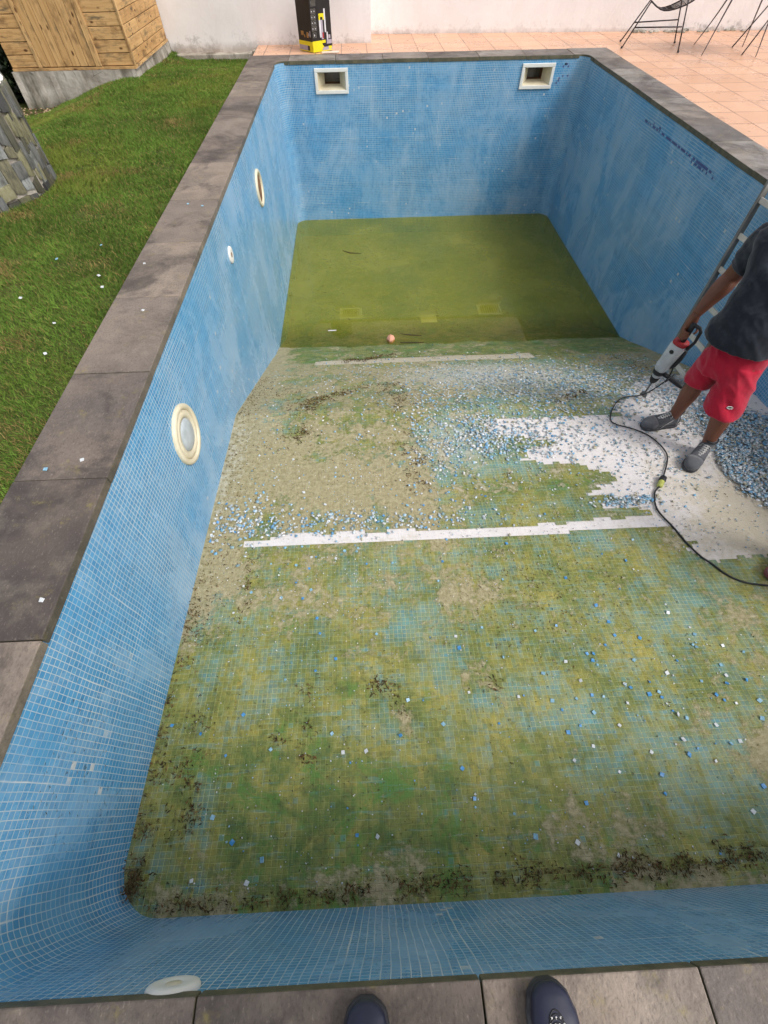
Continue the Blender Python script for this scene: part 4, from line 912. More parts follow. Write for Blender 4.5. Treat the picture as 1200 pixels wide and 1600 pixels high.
# leaf litter and twigs
LC = np.array([(.045, .030, .014), (.075, .045, .018), (.03, .022, .011), (.13, .065, .028), (.09, .07, .028), (.17, .12, .05), (.10, .055, .02)])
lx, ly_, lz, ll, la = [], [], [], [], []
def lit(x, y, l, z=None, a=None):
    if x < -.005 or x > W or y < 0: return
    if x < .19 and y < .19 and math.hypot(x - .19, y - .19) > .185: return
    lx.append(x); ly_.append(y); lz.append(fz(y) + .006 if z is None else z); ll.append(l); la.append(random.uniform(0, 6.28) if a is None else a)
for ps, wd, am in STREAK:
    n = int(seglen(ps) / .01 * 9 * am)
    for q in range(n):
        i = random.randrange(len(ps) - 1); t = random.random(); x = ps[i][0] + (ps[i + 1][0] - ps[i][0]) * t + random.gauss(0, wd * 1.0); y = ps[i][1] + (ps[i + 1][1] - ps[i][1]) * t + random.gauss(0, wd * .75)
        if fbm(np.array(x * 9.3 + y * 3.1), np.array(y * 13.7 - x * 2.2), 6, 4) > .50 + random.gauss(0, .05): lit(x, y, random.choice((.006, .010, .016, .028)) * random.uniform(.7, 1.2) * (.8 + .25 * min(y, 3)), fz(y) + .005 + random.random() * .010 * am)
for q in range(1500): lit(random.uniform(0, 4.0), random.uniform(.02, 3.3), random.uniform(.004, .016))
for q in range(620): lit(abs(random.gauss(0, .13)), random.uniform(1.2, 4.4), random.uniform(.008, .022))
for q in range(500): lit(random.gauss(2.2, .35), random.gauss(1.5, .25), random.uniform(.006, .02))
for q in range(700): lit(random.uniform(.3, 4.6), random.uniform(3.3, 5.3), random.uniform(.008, .02))
for q in range(620): lit(random.uniform(.05, W - .05), random.uniform(5.4, 9.6), random.choice((.012, .02, .035, .05)), -DW + .0015)
for q in range(130): lit(random.gauss(.35, .25), random.gauss(9.0, .45), random.uniform(.01, .03), -DW + .0015)
for q in range(160): lit(abs(random.gauss(0, .08)) + .02, random.uniform(5.3, 8.8), random.uniform(.01, .03), -DW + .0015)
for q in range(600): lit(random.gauss(.8, .7), random.gauss(.5, .4), random.uniform(.005, .014))
n = len(lx); lx, ly_, lz, ll, la = map(np.array, (lx, ly_, lz, ll, la)); wd = np.clip(ll * .13, .0010, .0030) * rng.uniform(.6, 1.4, n)
ux, uy = np.cos(la), np.sin(la); bend = rng.normal(0, .25, n) * ll
def pt(t, s_, zz, bd=0): return np.stack([lx + ux * t * ll + uy * (s_ * wd + bd * bend), ly_ + uy * t * ll - ux * (s_ * wd + bd * bend), lz + zz], -1)
zt = rng.uniform(.002, .007, n)
V_ = np.stack([pt(-.5, 0, 0), pt(0, 1, 0, 1), pt(.5, 0, zt * .3), pt(0, -1, 0, 1), pt(0, 0, zt, 1)], 1).reshape(-1, 3); b = np.arange(n)[:, None] * 5
F_ = np.concatenate([b + np.array(q) for q in ((0, 3, 4), (3, 2, 4), (2, 1, 4), (1, 0, 4))], 1).reshape(-1, 3)
me = nmesh('leaf_litter', V_, F_); fcol(me, 'col', np.repeat(LC[rng.integers(0, len(LC), n)] * rng.uniform(.7, 1.3, (n, 1)), 4, 0))
tag(link('leaf_litter', me, M['litter']), 'dark brown rotting leaves, needles and twigs littering the pool floor', 'leaf litter', kind='stuff')
# needles stuck to the left wall
vs, fs = [], []
for q in range(520):
    y = random.choice([random.uniform(.0, 1.6), random.gauss(.45, .25), random.uniform(1.2, 4.5)]); z = -random.uniform(.25, 1.0) if y < 1.6 else -random.uniform(.3, 1.1)
    if y < .25: continue
    a = random.gauss(.2, .5); l = random.uniform(.006, .022); w_ = random.uniform(.0008, .0018); b0 = len(vs); dy, dz = math.cos(a) * l, math.sin(a) * l; x = -.0085
    vs += [(x, y, z), (x + .002, y + dy * .5 - dz / l * w_, z + dz * .5 + dy / l * w_), (x, y + dy, z + dz), (x + .002, y + dy * .5 + dz / l * w_, z + dz * .5 - dy / l * w_)]; fs.append((b0, b0 + 1, b0 + 2, b0 + 3))
me = nmesh('stuck_needles', vs, fs); fcol(me, 'col', LC[rng.integers(0, 3, len(fs))]); tag(link('stuck_needles', me, M['litter']), 'fine dark needles stuck to the blue left pool wall', 'needles', kind='stuff')

# terracotta float in the water
mb = MB(); c = Vector((1.555, 5.80, -DW)); r = .062
base = []
sh = [(0, 1.15), (.85, .45), (.95, -.15), (.25, -1.05), (-.3, -1.05), (-.95, -.1), (-.75, .5)]
mb.rings([[c + Vector((a_ * r * .95, b_ * r, -.03)) for a_, b_ in sh], [c + Vector((a_ * r, b_ * r, .02)) for a_, b_ in sh], [c + Vector((a_ * r * .75, b_ * r * .75 + .004, .042)) for a_, b_ in sh], [c + Vector((a_ * r * .12, b_ * r * .2, .066)) for a_, b_ in sh]])
fl = tag(mb.build('terracotta_lump', M['terr'], bevel=.005), 'pink terracotta lump poking out of the green water near its edge', 'lump')
mb = MB(); mb.tube([(1.70, 5.93, -DW - .004), (1.85, 5.88, -DW + .003), (2.0, 5.86, -DW + .002)], [.006, .009, .005], 6); tag(mb.build('sunken_stick', M['bark']), 'thin dark stick floating just behind the terracotta lump', 'stick')
mb = MB(); mb.tube([(1.68, 5.72, -DW - .002), (1.85, 5.70, -DW + .003), (2.02, 5.70, -DW + .001)], [.005, .007, .004], 6); tag(mb.build('sunken_stick', M['bark']), 'thin dark stick floating nearest the pale strip, right of the lump', 'stick')
mb = MB(); mb.tube([(.86, 8.45, -DW + .001), (.98, 8.36, -DW + .003), (1.18, 8.33, -DW + .001)], [.006, .010, .005], 6); tag(mb.build('floating_leaf', M['bark']), 'long curled dark leaf floating far out on the green water', 'leaf')
mb = MB(); mb.box((.66, 6.05, -DW - .001), (.78, 6.07, -DW + .003)); o = mb.build('plastic_strip', M['pwhite']); tag(o, 'short white plastic strip floating left of the terracotta lump', 'strip')

# ================================================================ LADDER
lad = tag(empty('ladder', (4.4, 4.0, -1.5)), 'dull grey aluminium ladder leaning on the right pool wall behind the worker', 'ladder')
b1 = Vector((4.30, 4.03, fz(4.03) + .01)); t1 = Vector((4.735, 4.638, 0)); dirn = (t1 - b1).normalized(); top = t1 + dirn * .55; off = Vector((.03, -.40, 0))
side = off.normalized(); nrm_ = side.cross(dirn).normalized()
def beam(mb, a, b, w_, h_, s=side, n_=nrm_):
    q = [a + s * x * w_ / 2 + n_ * y * h_ / 2 for x, y in ((-1, -1), (1, -1), (1, 1), (-1, 1))]; p = [v + (b - a) for v in q]
    mb.add(q + p, [(0, 1, 2, 3)[::-1], (4, 5, 6, 7), (0, 1, 5, 4), (1, 2, 6, 5), (2, 3, 7, 6), (3, 0, 4, 7)])
for o_ in (Vector((0, 0, 0)), off):
    mb = MB(); beam(mb, b1 + o_, top + o_, .028, .058); mb.build('stile', M['alu'], lad, bevel=.006)
    mb = MB(); beam(mb, b1 + o_ - dirn * .012, b1 + o_ + dirn * .05, .036, .066); mb.build('foot', M['black'], lad, bevel=.004)
Lh = (top - b1).length; q = .20
while q < Lh - .05:
    mb = MB(); c0 = b1 + dirn * q; beam(mb, c0 + side * .014, c0 + off - side * .014, .045, .028, dirn, nrm_); mb.build('rung', M['rung'], lad, bevel=.003); q += .27

# ================================================================ FURNITURE ON THE TERRACE
ch = tag(empty('wire_chair', (5.9, 10.15, 0)), 'black wire garden chair standing alone at the left by the white wall', 'chair')
def tubeobj(name, pts, r, mat, par, seg=8): mb = MB(); mb.tube(pts, r, seg); return mb.build(name, mat, par, True)
F1, F2, B1, B2 = (5.43, 10.06, .0), (6.16, 9.67, .0), (5.59, 10.55, .0), (6.40, 10.34, .0)
A1, A2, C1, C2 = (5.63, 9.98, .49), (6.05, 9.74, .52), (5.84, 10.48, .45), (6.27, 10.37, .47)
for f, t in ((F1, A1), (F2, A2), (B1, C1), (B2, C2)): lg = tubeobj('leg', [f, t], .0095, M['blackm'], ch); tubeobj('foot', [(f[0], f[1], 0), (f[0], f[1], .02)], .016, M['black'], lg)
tubeobj('stretcher', [(5.518, 10.013, .223), (6.09, 9.71, .26)], .008, M['blackm'], ch); tubeobj('stretcher', [(5.708, 10.519, .211), (6.32, 10.36, .25)], .008, M['blackm'], ch)
mb = MB()
fr = [(5.62, 9.97, .485), (5.81, 9.86, .405), (6.05, 9.74, .47), (6.25, 9.66, .62)]; bk = [(5.84, 10.48, .445), (6.02, 10.44, .365), (6.27, 10.37, .45), (6.48, 10.3, .60)]
fr = [tuple(p) for p in cr(fr, 4)]; bk = [tuple(p) for p in cr(bk, 4)]
mb.tube(fr, .009, 6); mb.tube(bk, .009, 6)
for i in range(0, len(fr)): mb.tube([fr[i], bk[i]], .004, 5)
for q in range(1, 9):
    t = q / 9; mb.tube([tuple(np.array(a) * (1 - t) + np.array(b) * t) for a, b in zip(fr, bk)], .003, 5)
mb.build('seat', M['blackm'], ch, True)
mb = MB(); b0_, b1_ = np.array(fr[-1]), np.array(bk[-1]); up_ = np.array((.12, -.05, .42))
fr2 = [b0_, b0_ + up_ * .5, b0_ + up_, b1_ + up_, b1_ + up_ * .5, b1_]; mb.tube([tuple(p) for p in fr2], .009, 6)
for q in range(1, 8): t = q / 8; p = b0_ * (1 - t) + b1_ * t; mb.tube([tuple(p), tuple(p + up_)], .003, 5)
mb.build('backrest', M['blackm'], ch, True)
tb = tag(empty('garden_table', (6.9, 9.75, 0)), 'garden table on slanted flat grey metal legs, beside the wire chairs', 'table')
for f, t in (((6.42, 9.44, 0), (6.60, 9.52, .72)), ((7.16, 9.28, 0), (7.12, 9.42, .72)), ((6.65, 10.19, 0), (6.86, 10.02, .72)), ((7.33, 9.98, 0), (7.24, 9.92, .72))):
    f, t = Vector(f), Vector(t); mb = MB(); n_ = 7; pts = []
    for q in range(n_): s_ = q / (n_ - 1); p = f.lerp(t, s_); p += Vector((.03, 0, 0)) * math.sin(s_ * math.pi) * (1 if f.x < 6.9 and f.y > 10 else 0); pts.append(p)
    mb.tube(pts, [(.006 + .011 * q / (n_ - 1), .006 + .006 * q / (n_ - 1)) for q in range(n_)], 8); mb.build('leg', M['greym'], tb, True)
mb = MB(); mb.lathe([(.01, .72), (.48, .72), (.49, .735), (.48, .75), (.01, .75)], (6.95, 9.72, 0), (0, 0, 1), 40); mb.build('tabletop', M['greym'], tb, True)
ch2 = tag(empty('wire_chair', (7.3, 9.6, 0)), 'black wire garden chair at the right edge, partly behind the grey table legs', 'chair')
for f, t in (((7.037, 9.44, 0), (7.36, 9.62, .45)), ((7.15, 9.95, 0), (7.45, 9.98, .45)), ((7.8, 9.25, 0), (7.66, 9.48, .45)), ((7.9, 9.85, 0), (7.75, 9.9, .45))): tubeobj('leg', [f, t], .0095, M['blackm'], ch2)
mb = MB(); q4 = [(7.36, 9.62, .45), (7.45, 9.98, .45), (7.75, 9.9, .45), (7.66, 9.48, .45)]; mb.tube(q4, .009, 6, True)
for q in range(1, 8):
    t = q / 8; mb.tube([Vector(q4[0]).lerp(Vector(q4[3]), t), Vector(q4[1]).lerp(Vector(q4[2]), t)], .003, 5)
mb.build('seat', M['blackm'], ch2, True)
mb = MB(); mb.tube([(7.66, 9.48, .45), (7.8, 9.44, .9), (7.9, 9.88, .9), (7.75, 9.9, .45)], .009, 6); mb.build('backrest', M['blackm'], ch2, True)

# cardboard box of a machine
bx = tag(empty('cardboard_box', (.562, 10.244, 0)), 'tall black and yellow cardboard machine box on the far coping edge', 'box')
P0, PL, PR = Vector((.562, 10.244, .001)), Vector((.335, 10.48, .001)), Vector((.862, 10.425, .001)); dl, dr_ = PL - P0, PR - P0; H = .78
mb = MB(); q = [P0, PR, PR + dl, PL]; mb.add(q + [v + Vector((0, 0, H)) for v in q], [(0, 3, 2, 1), (4, 5, 6, 7), (0, 1, 5, 4), (1, 2, 6, 5), (2, 3, 7, 6), (3, 0, 4, 7)]); mb.build('carton', M['card'], bx, bevel=.003)
nl = Vector((dl.y, -dl.x, 0)).normalized() * -1; nr = Vector((dr_.y, -dr_.x, 0)).normalized()
if nl.dot(dr_) > 0: nl = -nl
if nr.dot(dl) > 0: nr = -nr
def prn(side_, quads, mat, d_=.0025):
    mb = MB(); e, n_ = (dl, nl) if side_ == 'l' else (dr_, nr)
    for pts in quads:
        v0 = [P0 + e * u + Vector((0, 0, z)) + n_ * d_ for u, z in pts]; v1 = [v - n_ * (d_ - .0002) for v in v0]; n2_ = len(v0)
        mb.add(v0 + v1, [tuple(range(n2_))] + [(i, (i + 1) % n2_, n2_ + (i + 1) % n2_, n2_ + i) for i in range(n2_)])
    mb.build('print', mat, bx)
R4 = lambda u0, u1, z0, z1: [(u0, z0), (u1, z0), (u1, z1), (u0, z1)]
prn('l', [[(.0, .0), (.3, .0), (.3, .03), (1, .03), (1, .0), (1, .11), (0, .115)]] if False else [R4(0, 1, .066, .112), R4(0, 1, 0, .012)], M['yellow']); prn('l', [R4(.38, .98, .012, .066)], M['lilac']); prn('l', [R4(.02, .22, .012, .066)], M['yellow'])
prn('l', [R4(.24, .37, .014, .064)], M['card'], .003)
prn('r', [[(0, 0), (.48, 0), (.48, .03), (.58, .045), (.5, .07), (.46, .118), (0, .118)]], M['yellow']); prn('r', [R4(.49, 1, 0, .045)], M['lilac']); prn('r', [R4(.8, .96, .018, .05), R4(.5, .98, 0, .010)], M['yellow'], .004)
prn('r', [R4(.48, .66, .09, .12)], M['yellow'], .0035); prn('r', [R4(.72, .98, .075, .12)], M['lilac'], .0035)
prn('r', [R4(.40, .66, .36, .395), R4(.40, .47, .33, .36), R4(.59, .66, .33, .36)], M['yellow']); prn('r', [R4(.40, .48, .15, .33), R4(.66, .73, .2, .44), R4(.74, .80, .11, .2)], M['pwhite']); prn('r', [R4(.48, .58, .13, .33), R4(.82, .92, .13, .17)], M['lilac'], .002)
prn('r', [R4(.53, .60, .14, .20)], M['toolr'], .003)
icons = []
for i in range(4):
    for j in range(2):
        u0, z0 = -.0 + .03 + j * .13, .40 - i * .058
        for a_ in (R4(u0, u0 + .10, z0, z0 + .004), R4(u0, u0 + .10, z0 + .044, z0 + .048), R4(u0, u0 + .012, z0, z0 + .048), R4(u0 + .088, u0 + .10, z0, z0 + .048)): icons.append(a_)
icons += [R4(.05, .30, .475 + i * .012, .479 + i * .012) for i in range(5)] + [R4(.06, .22, .155, .158), R4(.06, .22, .205, .208), R4(.06, .075, .158, .205), R4(.205, .22, .158, .205)]
prn('r', icons, M['pgrey']); prn('r', [R4(.06 + j * .13, .09 + j * .13, .415 - i * .058, .43 - i * .058) for i in range(4) for j in range(2)] + [R4(.11, .15, .17, .19)], M['pwhite'])
prn('l', [R4(.60, .78, .17, .215), R4(.25, .38, .15, .21), R4(.5, .56, .15, .18)], M['porange']); prn('l', [R4(.1, .16, .16, .225), R4(.2, .24, .17, .2)], M['lilac'])
# off-cut beside the box
mb = MB(); a_, b_ = Vector((.695, 10.17, .002)), Vector((.965, 10.19, .002)); mb.add([a_, b_, b_ + Vector((0, .07, 0)), a_ + Vector((0, .07, 0))] + [v + Vector((0, 0, .012)) for v in (a_, b_, b_ + Vector((0, .07, 0)), a_ + Vector((0, .07, 0)))], [(0, 3, 2, 1), (4, 5, 6, 7), (0, 1, 5, 4), (1, 2, 6, 5), (2, 3, 7, 6), (3, 0, 4, 7)])
tag(mb.build('tile_offcut', M['offcut']), 'narrow pale tile offcut lying in front of the black box', 'offcut')

# ================================================================ PEOPLE
def limb(mb, pts, rad, seg=14, n=5):
    q = cr([(*p, *(r if isinstance(r, tuple) else (r, r))) for p, r in zip(pts, rad)], n)
    mb.tube([tuple(a[:3]) for a in q], [(float(a[3]), float(a[4])) for a in q], seg)
def head(mb, c, f, r_):
    c, f, r_ = Vector(c), Vector(f).normalized(), Vector(r_).normalized(); u = r_.cross(f).normalized()
    ax = (f, r_, u); mb.ell(c + u * .02, (.098, .078, .112), ax); mb.ell(c - u * .045 + f * .02, (.068, .056, .070), ax); mb.ell(c - u * .10 + f * .045, (.026, .028, .020), ax)
    mb.ell(c + f * .100 - u * .018, (.018, .014, .026), ax); mb.ell(c + f * .112 - u * .03, (.010, .016, .009), ax); mb.ell(c + f * .090 - u * .058, (.010, .026, .008), ax)
    for s_ in (-1, 1): mb.ell(c + r_ * s_ * .079 - f * .005, (.018, .010, .032), ax); mb.ell(c + f * .086 + r_ * s_ * .032 + u * .012, (.008, .014, .008), ax)
def boot(parent, heel, toe, mats=('boot', 'sole', 'lace'), shaft=.165, roll=0, kind='boot'):
    heel, toe = Vector(heel), Vector(toe); f = (toe - heel); ln = f.length; f.normalize(); s_ = Vector((-f.y, f.x, 0)).normalized(); u = Vector((0, 0, 1))
    if f.dot(u): u = s_.cross(f) * -1; u = u if u.z > 0 else -u
    pt_ = lambda a, b, c: heel + f * a * ln + s_ * b + u * c
    mb = MB()
    prof = [(0.0, .032, .010, .060), (.04, .038, .006, .085), (.14, .041, .004, .100), (.28, .040, .004, .102), (.42, .041, .004, .092), (.56, .046, .004, .078), (.70, .050, .004, .066), (.84, .048, .004, .058), (.94, .038, .005, .050), (.975, .028, .006, .044), (1.0, .014, .010, .034)]
    if kind == 'boot': prof = [(a, b * 1.18, c, d_ * 1.22) for a, b, c, d_ in prof]
    if kind == 'clog': prof = [(a, b * 1.12, c, d_ * .88) for a, b, c, d_ in prof]
    rr = []
    for a, w_, z0, z1 in prof:
        ring = []
        for k_ in range(18):
            t = 2 * math.pi * k_ / 18; cx = math.cos(t); sn = math.sin(t)
            ring.append(pt_(a, math.copysign(abs(cx) ** .8, cx) * w_, .012 + (z0 + z1) / 2 + math.copysign(abs(sn) ** .75, sn) * (z1 - z0) / 2))
        rr.append(ring)
    mb.rings(rr)
    if kind == 'boot': mb.rings([[pt_(.20 + .0 * i, 0, 0) + f * (rx * math.cos(t) + dx) + s_ * ry * math.sin(t) + u * z for t in [2 * math.pi * k_ / 18 for k_ in range(18)]] for i, (z, rx, ry, dx) in enumerate([(.05, .062, .038, .01), (.09, .060, .040, .008), (.13, .056, .046, 0), (shaft, .052, .044, -.003), (shaft + .012, .045, .038, -.003)])])
    up_ = mb.remesh('shoe' if kind != 'boot' else 'boot', M[mats[0]], parent, .0045, 5)
    mb = MB(); rr = []
    for z, k2 in ((0, .98), (.006, 1.07), (.026 if kind != 'boot' else .020, 1.07), (.031 if kind != 'boot' else .024, .99)):
        ring = [pt_(a, w_ * k2, z) for a, w_, *_ in prof] + [pt_(a, -w_ * k2, z) for a, w_, *_ in prof[::-1]]; rr.append(ring)
    mb.rings(rr); so_ = mb.build('sole', M[mats[1]], up_, True)
    so_.matrix_parent_inverse = Matrix.Identity(4)
    if kind == 'boot':
        mb = MB()
        for q in range(6):
            a = .30 + .052 * q; z = .126 - .0095 * q - (.02 if q == 0 else 0) + .004; w_ = .021
            if q == 0: a, z = .36, .122
            z2 = .112 - .009 * q + .030; a2 = .36 + .05 * (q + 1)
            z1 = .118 - .009 * q + .030
            mb.tube([pt_(.36 + .05 * q, -w_, z1 - .012), pt_(.36 + .05 * (q + .5), 0, (z1 + z2) / 2 + .001), pt_(a2, w_, z2 - .013)], .0036, 5); mb.tube([pt_(.36 + .05 * q, w_, z1 - .012), pt_(.36 + .05 * (q + .5), 0, (z1 + z2) / 2 + .002), pt_(a2, -w_, z2 - .013)], .0036, 5)
        for s2 in (-1, 1): mb.tube([pt_(.36, s2 * .01, .124), pt_(.34, s2 * .03, .135), pt_(.40, s2 * .045, .115), pt_(.37, s2 * .02, .122)], .0024, 5)
        tc = MB(); rr = []
        for a, w_, z0, z1 in [(.70, .0605, .004, .0835), (.84, .058, .004, .0735), (.94, .046, .005, .0635), (.985, .030, .006, .052), (1.012, .012, .010, .040)]:
            rr.append([pt_(a, math.copysign(abs(math.cos(t)) ** .8, math.cos(t)) * w_, .012 + (z0 + z1) / 2 + math.copysign(abs(math.sin(t)) ** .75, math.sin(t)) * (z1 - z0) / 2) for t in [2 * math.pi * k_ / 22 for k_ in range(22)]])
        tc.rings(rr); q_ = tc.build('toe_cap', M['toecap'], up_, True); q_.matrix_parent_inverse = Matrix.Identity(4)
        tc = MB()
        for s2 in (-1, 1): tc.tube([pt_(.30, s2 * .050, .10), pt_(.42, s2 * .053, .070), (pt_(.52, s2 * .056, .040)), pt_(.55, s2 * .058, .022)], .0022, 5); tc.tube([pt_(.08, s2 * .046, .03), pt_(.12, s2 * .048, .08), pt_(.16, s2 * .046, .12)], .0022, 5)
        q_ = tc.build('seam', M['lace'], up_, True); q_.matrix_parent_inverse = Matrix.Identity(4)
        lc = mb.build('laces', M[mats[2]], up_, True); lc.matrix_parent_inverse = Matrix.Identity(4)
        mb = MB(); mb.tube([heel + f * (.20 * ln + .050 * math.cos(t)) + s_ * .043 * math.sin(t) + u * (shaft + .006) for t in [2 * math.pi * k_ / 20 for k_ in range(20)]], .0075, 8, True); cl = mb.build('collar', M['black'], up_, True); cl.matrix_parent_inverse = Matrix.Identity(4)
    return up_
fold = lambda amp, fr_, s_: (lambda co: amp * (1.1 - 2.4 * np.abs(2 * fbm((co[:, 0] - co[:, 1]) * fr_ * .8 + co[:, 2] * fr_ * .9 + 50, co[:, 2] * fr_ * .7 + (co[:, 0] + co[:, 1]) * fr_ * .5 + 50, s_, 3) - 1)))

# ---- hammer frame (needed by the hand)
HT = Vector((3.745, 3.378, -1.195)); HR = Vector((3.672, 3.268, -.425)); hz = (HR - HT).normalized(); hxv = Vector((.55, -.83, 0)); hxv = (hxv - hz * hxv.dot(hz)).normalized(); hy = hz.cross(hxv)
def hp(x, y, z): return HT + hxv * x * 1.2 + hy * y * 1.2 + hz * z
# ---- worker
wk = tag(empty('person', (3.85, 2.8, -1.17)), 'person in a charcoal T-shirt and red shorts standing in the pool holding a rotary hammer', 'person')
ff = Vector((-.72, -.69, 0)).normalized(); rv = Vector((-.69, .72, 0)).normalized()
mb = MB()
hc = Vector((3.80, 2.86, -.33))
ankR, kneeR, hipR = (3.80, 2.985, -1.08), (3.765, 2.965, -.69), (3.74, 2.94, -.36)
ankL, kneeL, hipL = (3.905, 2.625, -1.07), (3.845, 2.67, -.69), (3.85, 2.79, -.36)
for a_, k_, h_ in ((ankR, kneeR, hipR), (ankL, kneeL, hipL)):
    A_, K_, H_ = Vector(a_), Vector(k_), Vector(h_); calf = A_.lerp(K_, .66) - ff * .018
    limb(mb, [A_ - Vector((0, 0, .05)), A_, A_.lerp(K_, .3), calf, K_ - Vector((0, 0, .04)), K_, K_.lerp(H_, .5), H_], [.042, .042, .050, .068, .060, .060, .078, .09])
mb.ell(hc, (.12, .17, .13), (ff, rv, Vector((0, 0, 1))))
ch_ = Vector((3.80, 3.0, .05)); nk = Vector((3.86, 3.1, .28)); hd = Vector((3.855, 3.12, .47))
limb(mb, [hc, hc.lerp(ch_, .5) + ff * .03, ch_, nk - Vector((0, 0, .08))], [(.13, .13), (.13, .13), (.15, .13), (.11, .09)])
limb(mb, [nk - Vector((0, 0, .06)), nk + Vector((0, 0, .09))], [.065, .055], 12, 2)
shR = Vector((3.77, 3.235, .195)); elR = Vector((3.805, 3.33, -.075)); wrR = Vector((3.69, 3.298, -.335)); shL = Vector((3.96, 2.88, .19)); elL = Vector((4.17, 2.86, -.06)); wrL = Vector((4.22, 2.80, -.31))
limb(mb, [nk - Vector((0, 0, .06)), shR, shR.lerp(elR, .4), elR, elR.lerp(wrR, .3), elR.lerp(wrR, .75), wrR], [.06, .062, .066, .061, .066, .046, .036])
limb(mb, [nk - Vector((0, 0, .06)), shL, shL.lerp(elL, .4), elL, elL.lerp(wrL, .3), wrL], [.06, .062, .055, .044, .046, .027])
head(mb, hd, ff * .9 + Vector((0, 0, -.5)), rv)
# right hand closed round the grip of the hammer, which runs along hz
gz, gr = .735, .034
gc = lambda z, a, r: hp(.018 + r * math.cos(a), r * math.sin(a), z)
aw = math.atan2((wrR - HT).dot(hy), (wrR - HT).dot(hxv) - .018)
palm_a = aw
limb(mb, [wrR, wrR.lerp(gc(gz + .01, palm_a, .045), .5), gc(gz + .005, palm_a, .040), gc(gz - .035, palm_a, .036)], [(.033, .030), (.036, .042), (.028, .050), (.020, .042)], 12, 4)
for q in range(4):
    z = gz + .030 - q * .0215; rr_ = [.0105, .011, .0106, .0094][q]; l_ = [2.9, 3.3, 3.15, 2.6][q]
    limb(mb, [gc(z, palm_a + .1, .036), gc(z - .004, palm_a + .9, .037), gc(z - .006, palm_a + l_ * .62, .034), gc(z - .006, palm_a + l_, .029)], [rr_ * 1.15, rr_ * 1.08, rr_, rr_ * .85], 8, 4)
limb(mb, [gc(gz + .045, palm_a - .5, .034), gc(gz + .045, palm_a - 1.2, .040), gc(gz + .035, palm_a - 1.9, .036), gc(gz + .02, palm_a - 2.5, .031)], [.013, .0125, .0105, .0085], 8, 4)
# left hand, relaxed
for q in range(4):
    b_ = wrL + Vector((.008 - .004 * q, -.03 + .02 * q, -.085)); limb(mb, [wrL + Vector((0, -.02 + .014 * q, -.03)), b_, b_ + Vector((-.012, 0, -.035)), b_ + Vector((-.03, 0, -.058))], [.012, .0095, .0088, .007], 8, 3)
limb(mb, [wrL, wrL + Vector((0, 0, -.08))], [(.026, .02), (.04, .016)], 10, 3); limb(mb, [wrL + Vector((-.01, -.02, -.03)), wrL + Vector((-.035, -.04, -.06)), wrL + Vector((-.045, -.04, -.085))], [.012, .010, .008], 8, 3)
mb.remesh('body', M['skin'], wk, .0055, 5)
mb = MB(); u_ = rv.cross(ff * .9 + Vector((0, 0, -.5))).normalized(); f_ = (ff * .9 + Vector((0, 0, -.5))).normalized(); u_ = u_ if u_.z > 0 else -u_
mb.ell(hd + u_ * .045 - f_ * .018, (.100, .086, .098), (f_, rv, u_)); mb.remesh('hair', M['hair'], wk, .01, 2, fold(.006, 60, 3))
# T-shirt
mb = MB()
hemc = Vector((3.775, 2.885, -.29))
spine = [(hemc, .225, .185), (hemc + Vector((.0, .01, .05)), .222, .19), (Vector((3.79, 2.905, -.14)), .205, .185), (Vector((3.825, 2.945, .02)), .205, .165), (Vector((3.845, 3.015, .16)), .225, .145), (Vector((3.85, 3.09, .265)), .20, .115), (Vector((3.858, 3.10, .325)), .085, .08)]
rr = []
for c, a_, b_ in spine: rr.append([c + rv * (a_ * math.cos(t)) + ff * (b_ * math.sin(t) + .018) for t in [2 * math.pi * k_ / 28 for k_ in range(28)]])
mb.rings(rr)
def sleeve(a, b, t_): d_ = b - a; limb(mb, [a - d_ * .15, a + d_ * .1, a + d_ * (t_ * .6), a + d_ * t_], [.105, .104, .094, .086], 16, 4)
sleeve(shR + Vector((.02, -.02, .0)), elR, .66); sleeve(shL, elL, .72)
mb.remesh('t_shirt', M['shirt'], wk, .008, 4, fold(.010, 6, 21))
# shorts
mb = MB(); rr = []
for z, a_, b_, dx in ((-.30, .17, .13, 0), (-.38, .185, .145, 0), (-.46, .19, .15, 0), (-.53, .175, .14, 0)): rr.append([Vector((3.80, 2.855, z)) + rv * (a_ * math.cos(t)) + ff * (b_ * math.sin(t)) for t in [2 * math.pi * k_ / 26 for k_ in range(26)]])
mb.rings(rr)
def sleg(h_, k_, hem, a0, a1):
    H_, K_ = Vector(h_), Vector(k_); rr = []
    for i in range(7):
        t_ = i / 6; c = H_.lerp(K_, t_ * hem); c.z -= 0; ra = a0 + (a1 - a0) * t_; rr.append([c + rv * (ra * .98 * math.cos(q)) + ff * (ra * 1.05 * math.sin(q)) for q in [2 * math.pi * w_ / 22 for w_ in range(22)]])
    mb.rings(rr)
sleg((3.745, 2.93, -.40), (3.762, 2.962, -.69), 1.0, .100, .098); sleg((3.84, 2.79, -.40), (3.835, 2.675, -.73), 1.0, .118, .128)
srt = mb.remesh('shorts', M['shorts'], wk, .008, 3, fold(.010, 8, 5))
from mathutils.bvhtree import BVHTree
def bvh(o): return BVHTree.FromPolygons([v.co for v in o.data.vertices], [tuple(p.vertices) for p in o.data.polygons])
ed = Vector((-.25, -.95, .25)).normalized(); hit = bvh(srt).ray_cast(Vector((3.815, 2.70, -.66)) + ed * .5, -ed)
ec = (hit[0] if hit[0] is not None else Vector((3.8, 2.55, -.66))) + ed * .0035; et = ed.cross(Vector((0, 0, 1))).normalized(); eu = et.cross(ed).normalized()
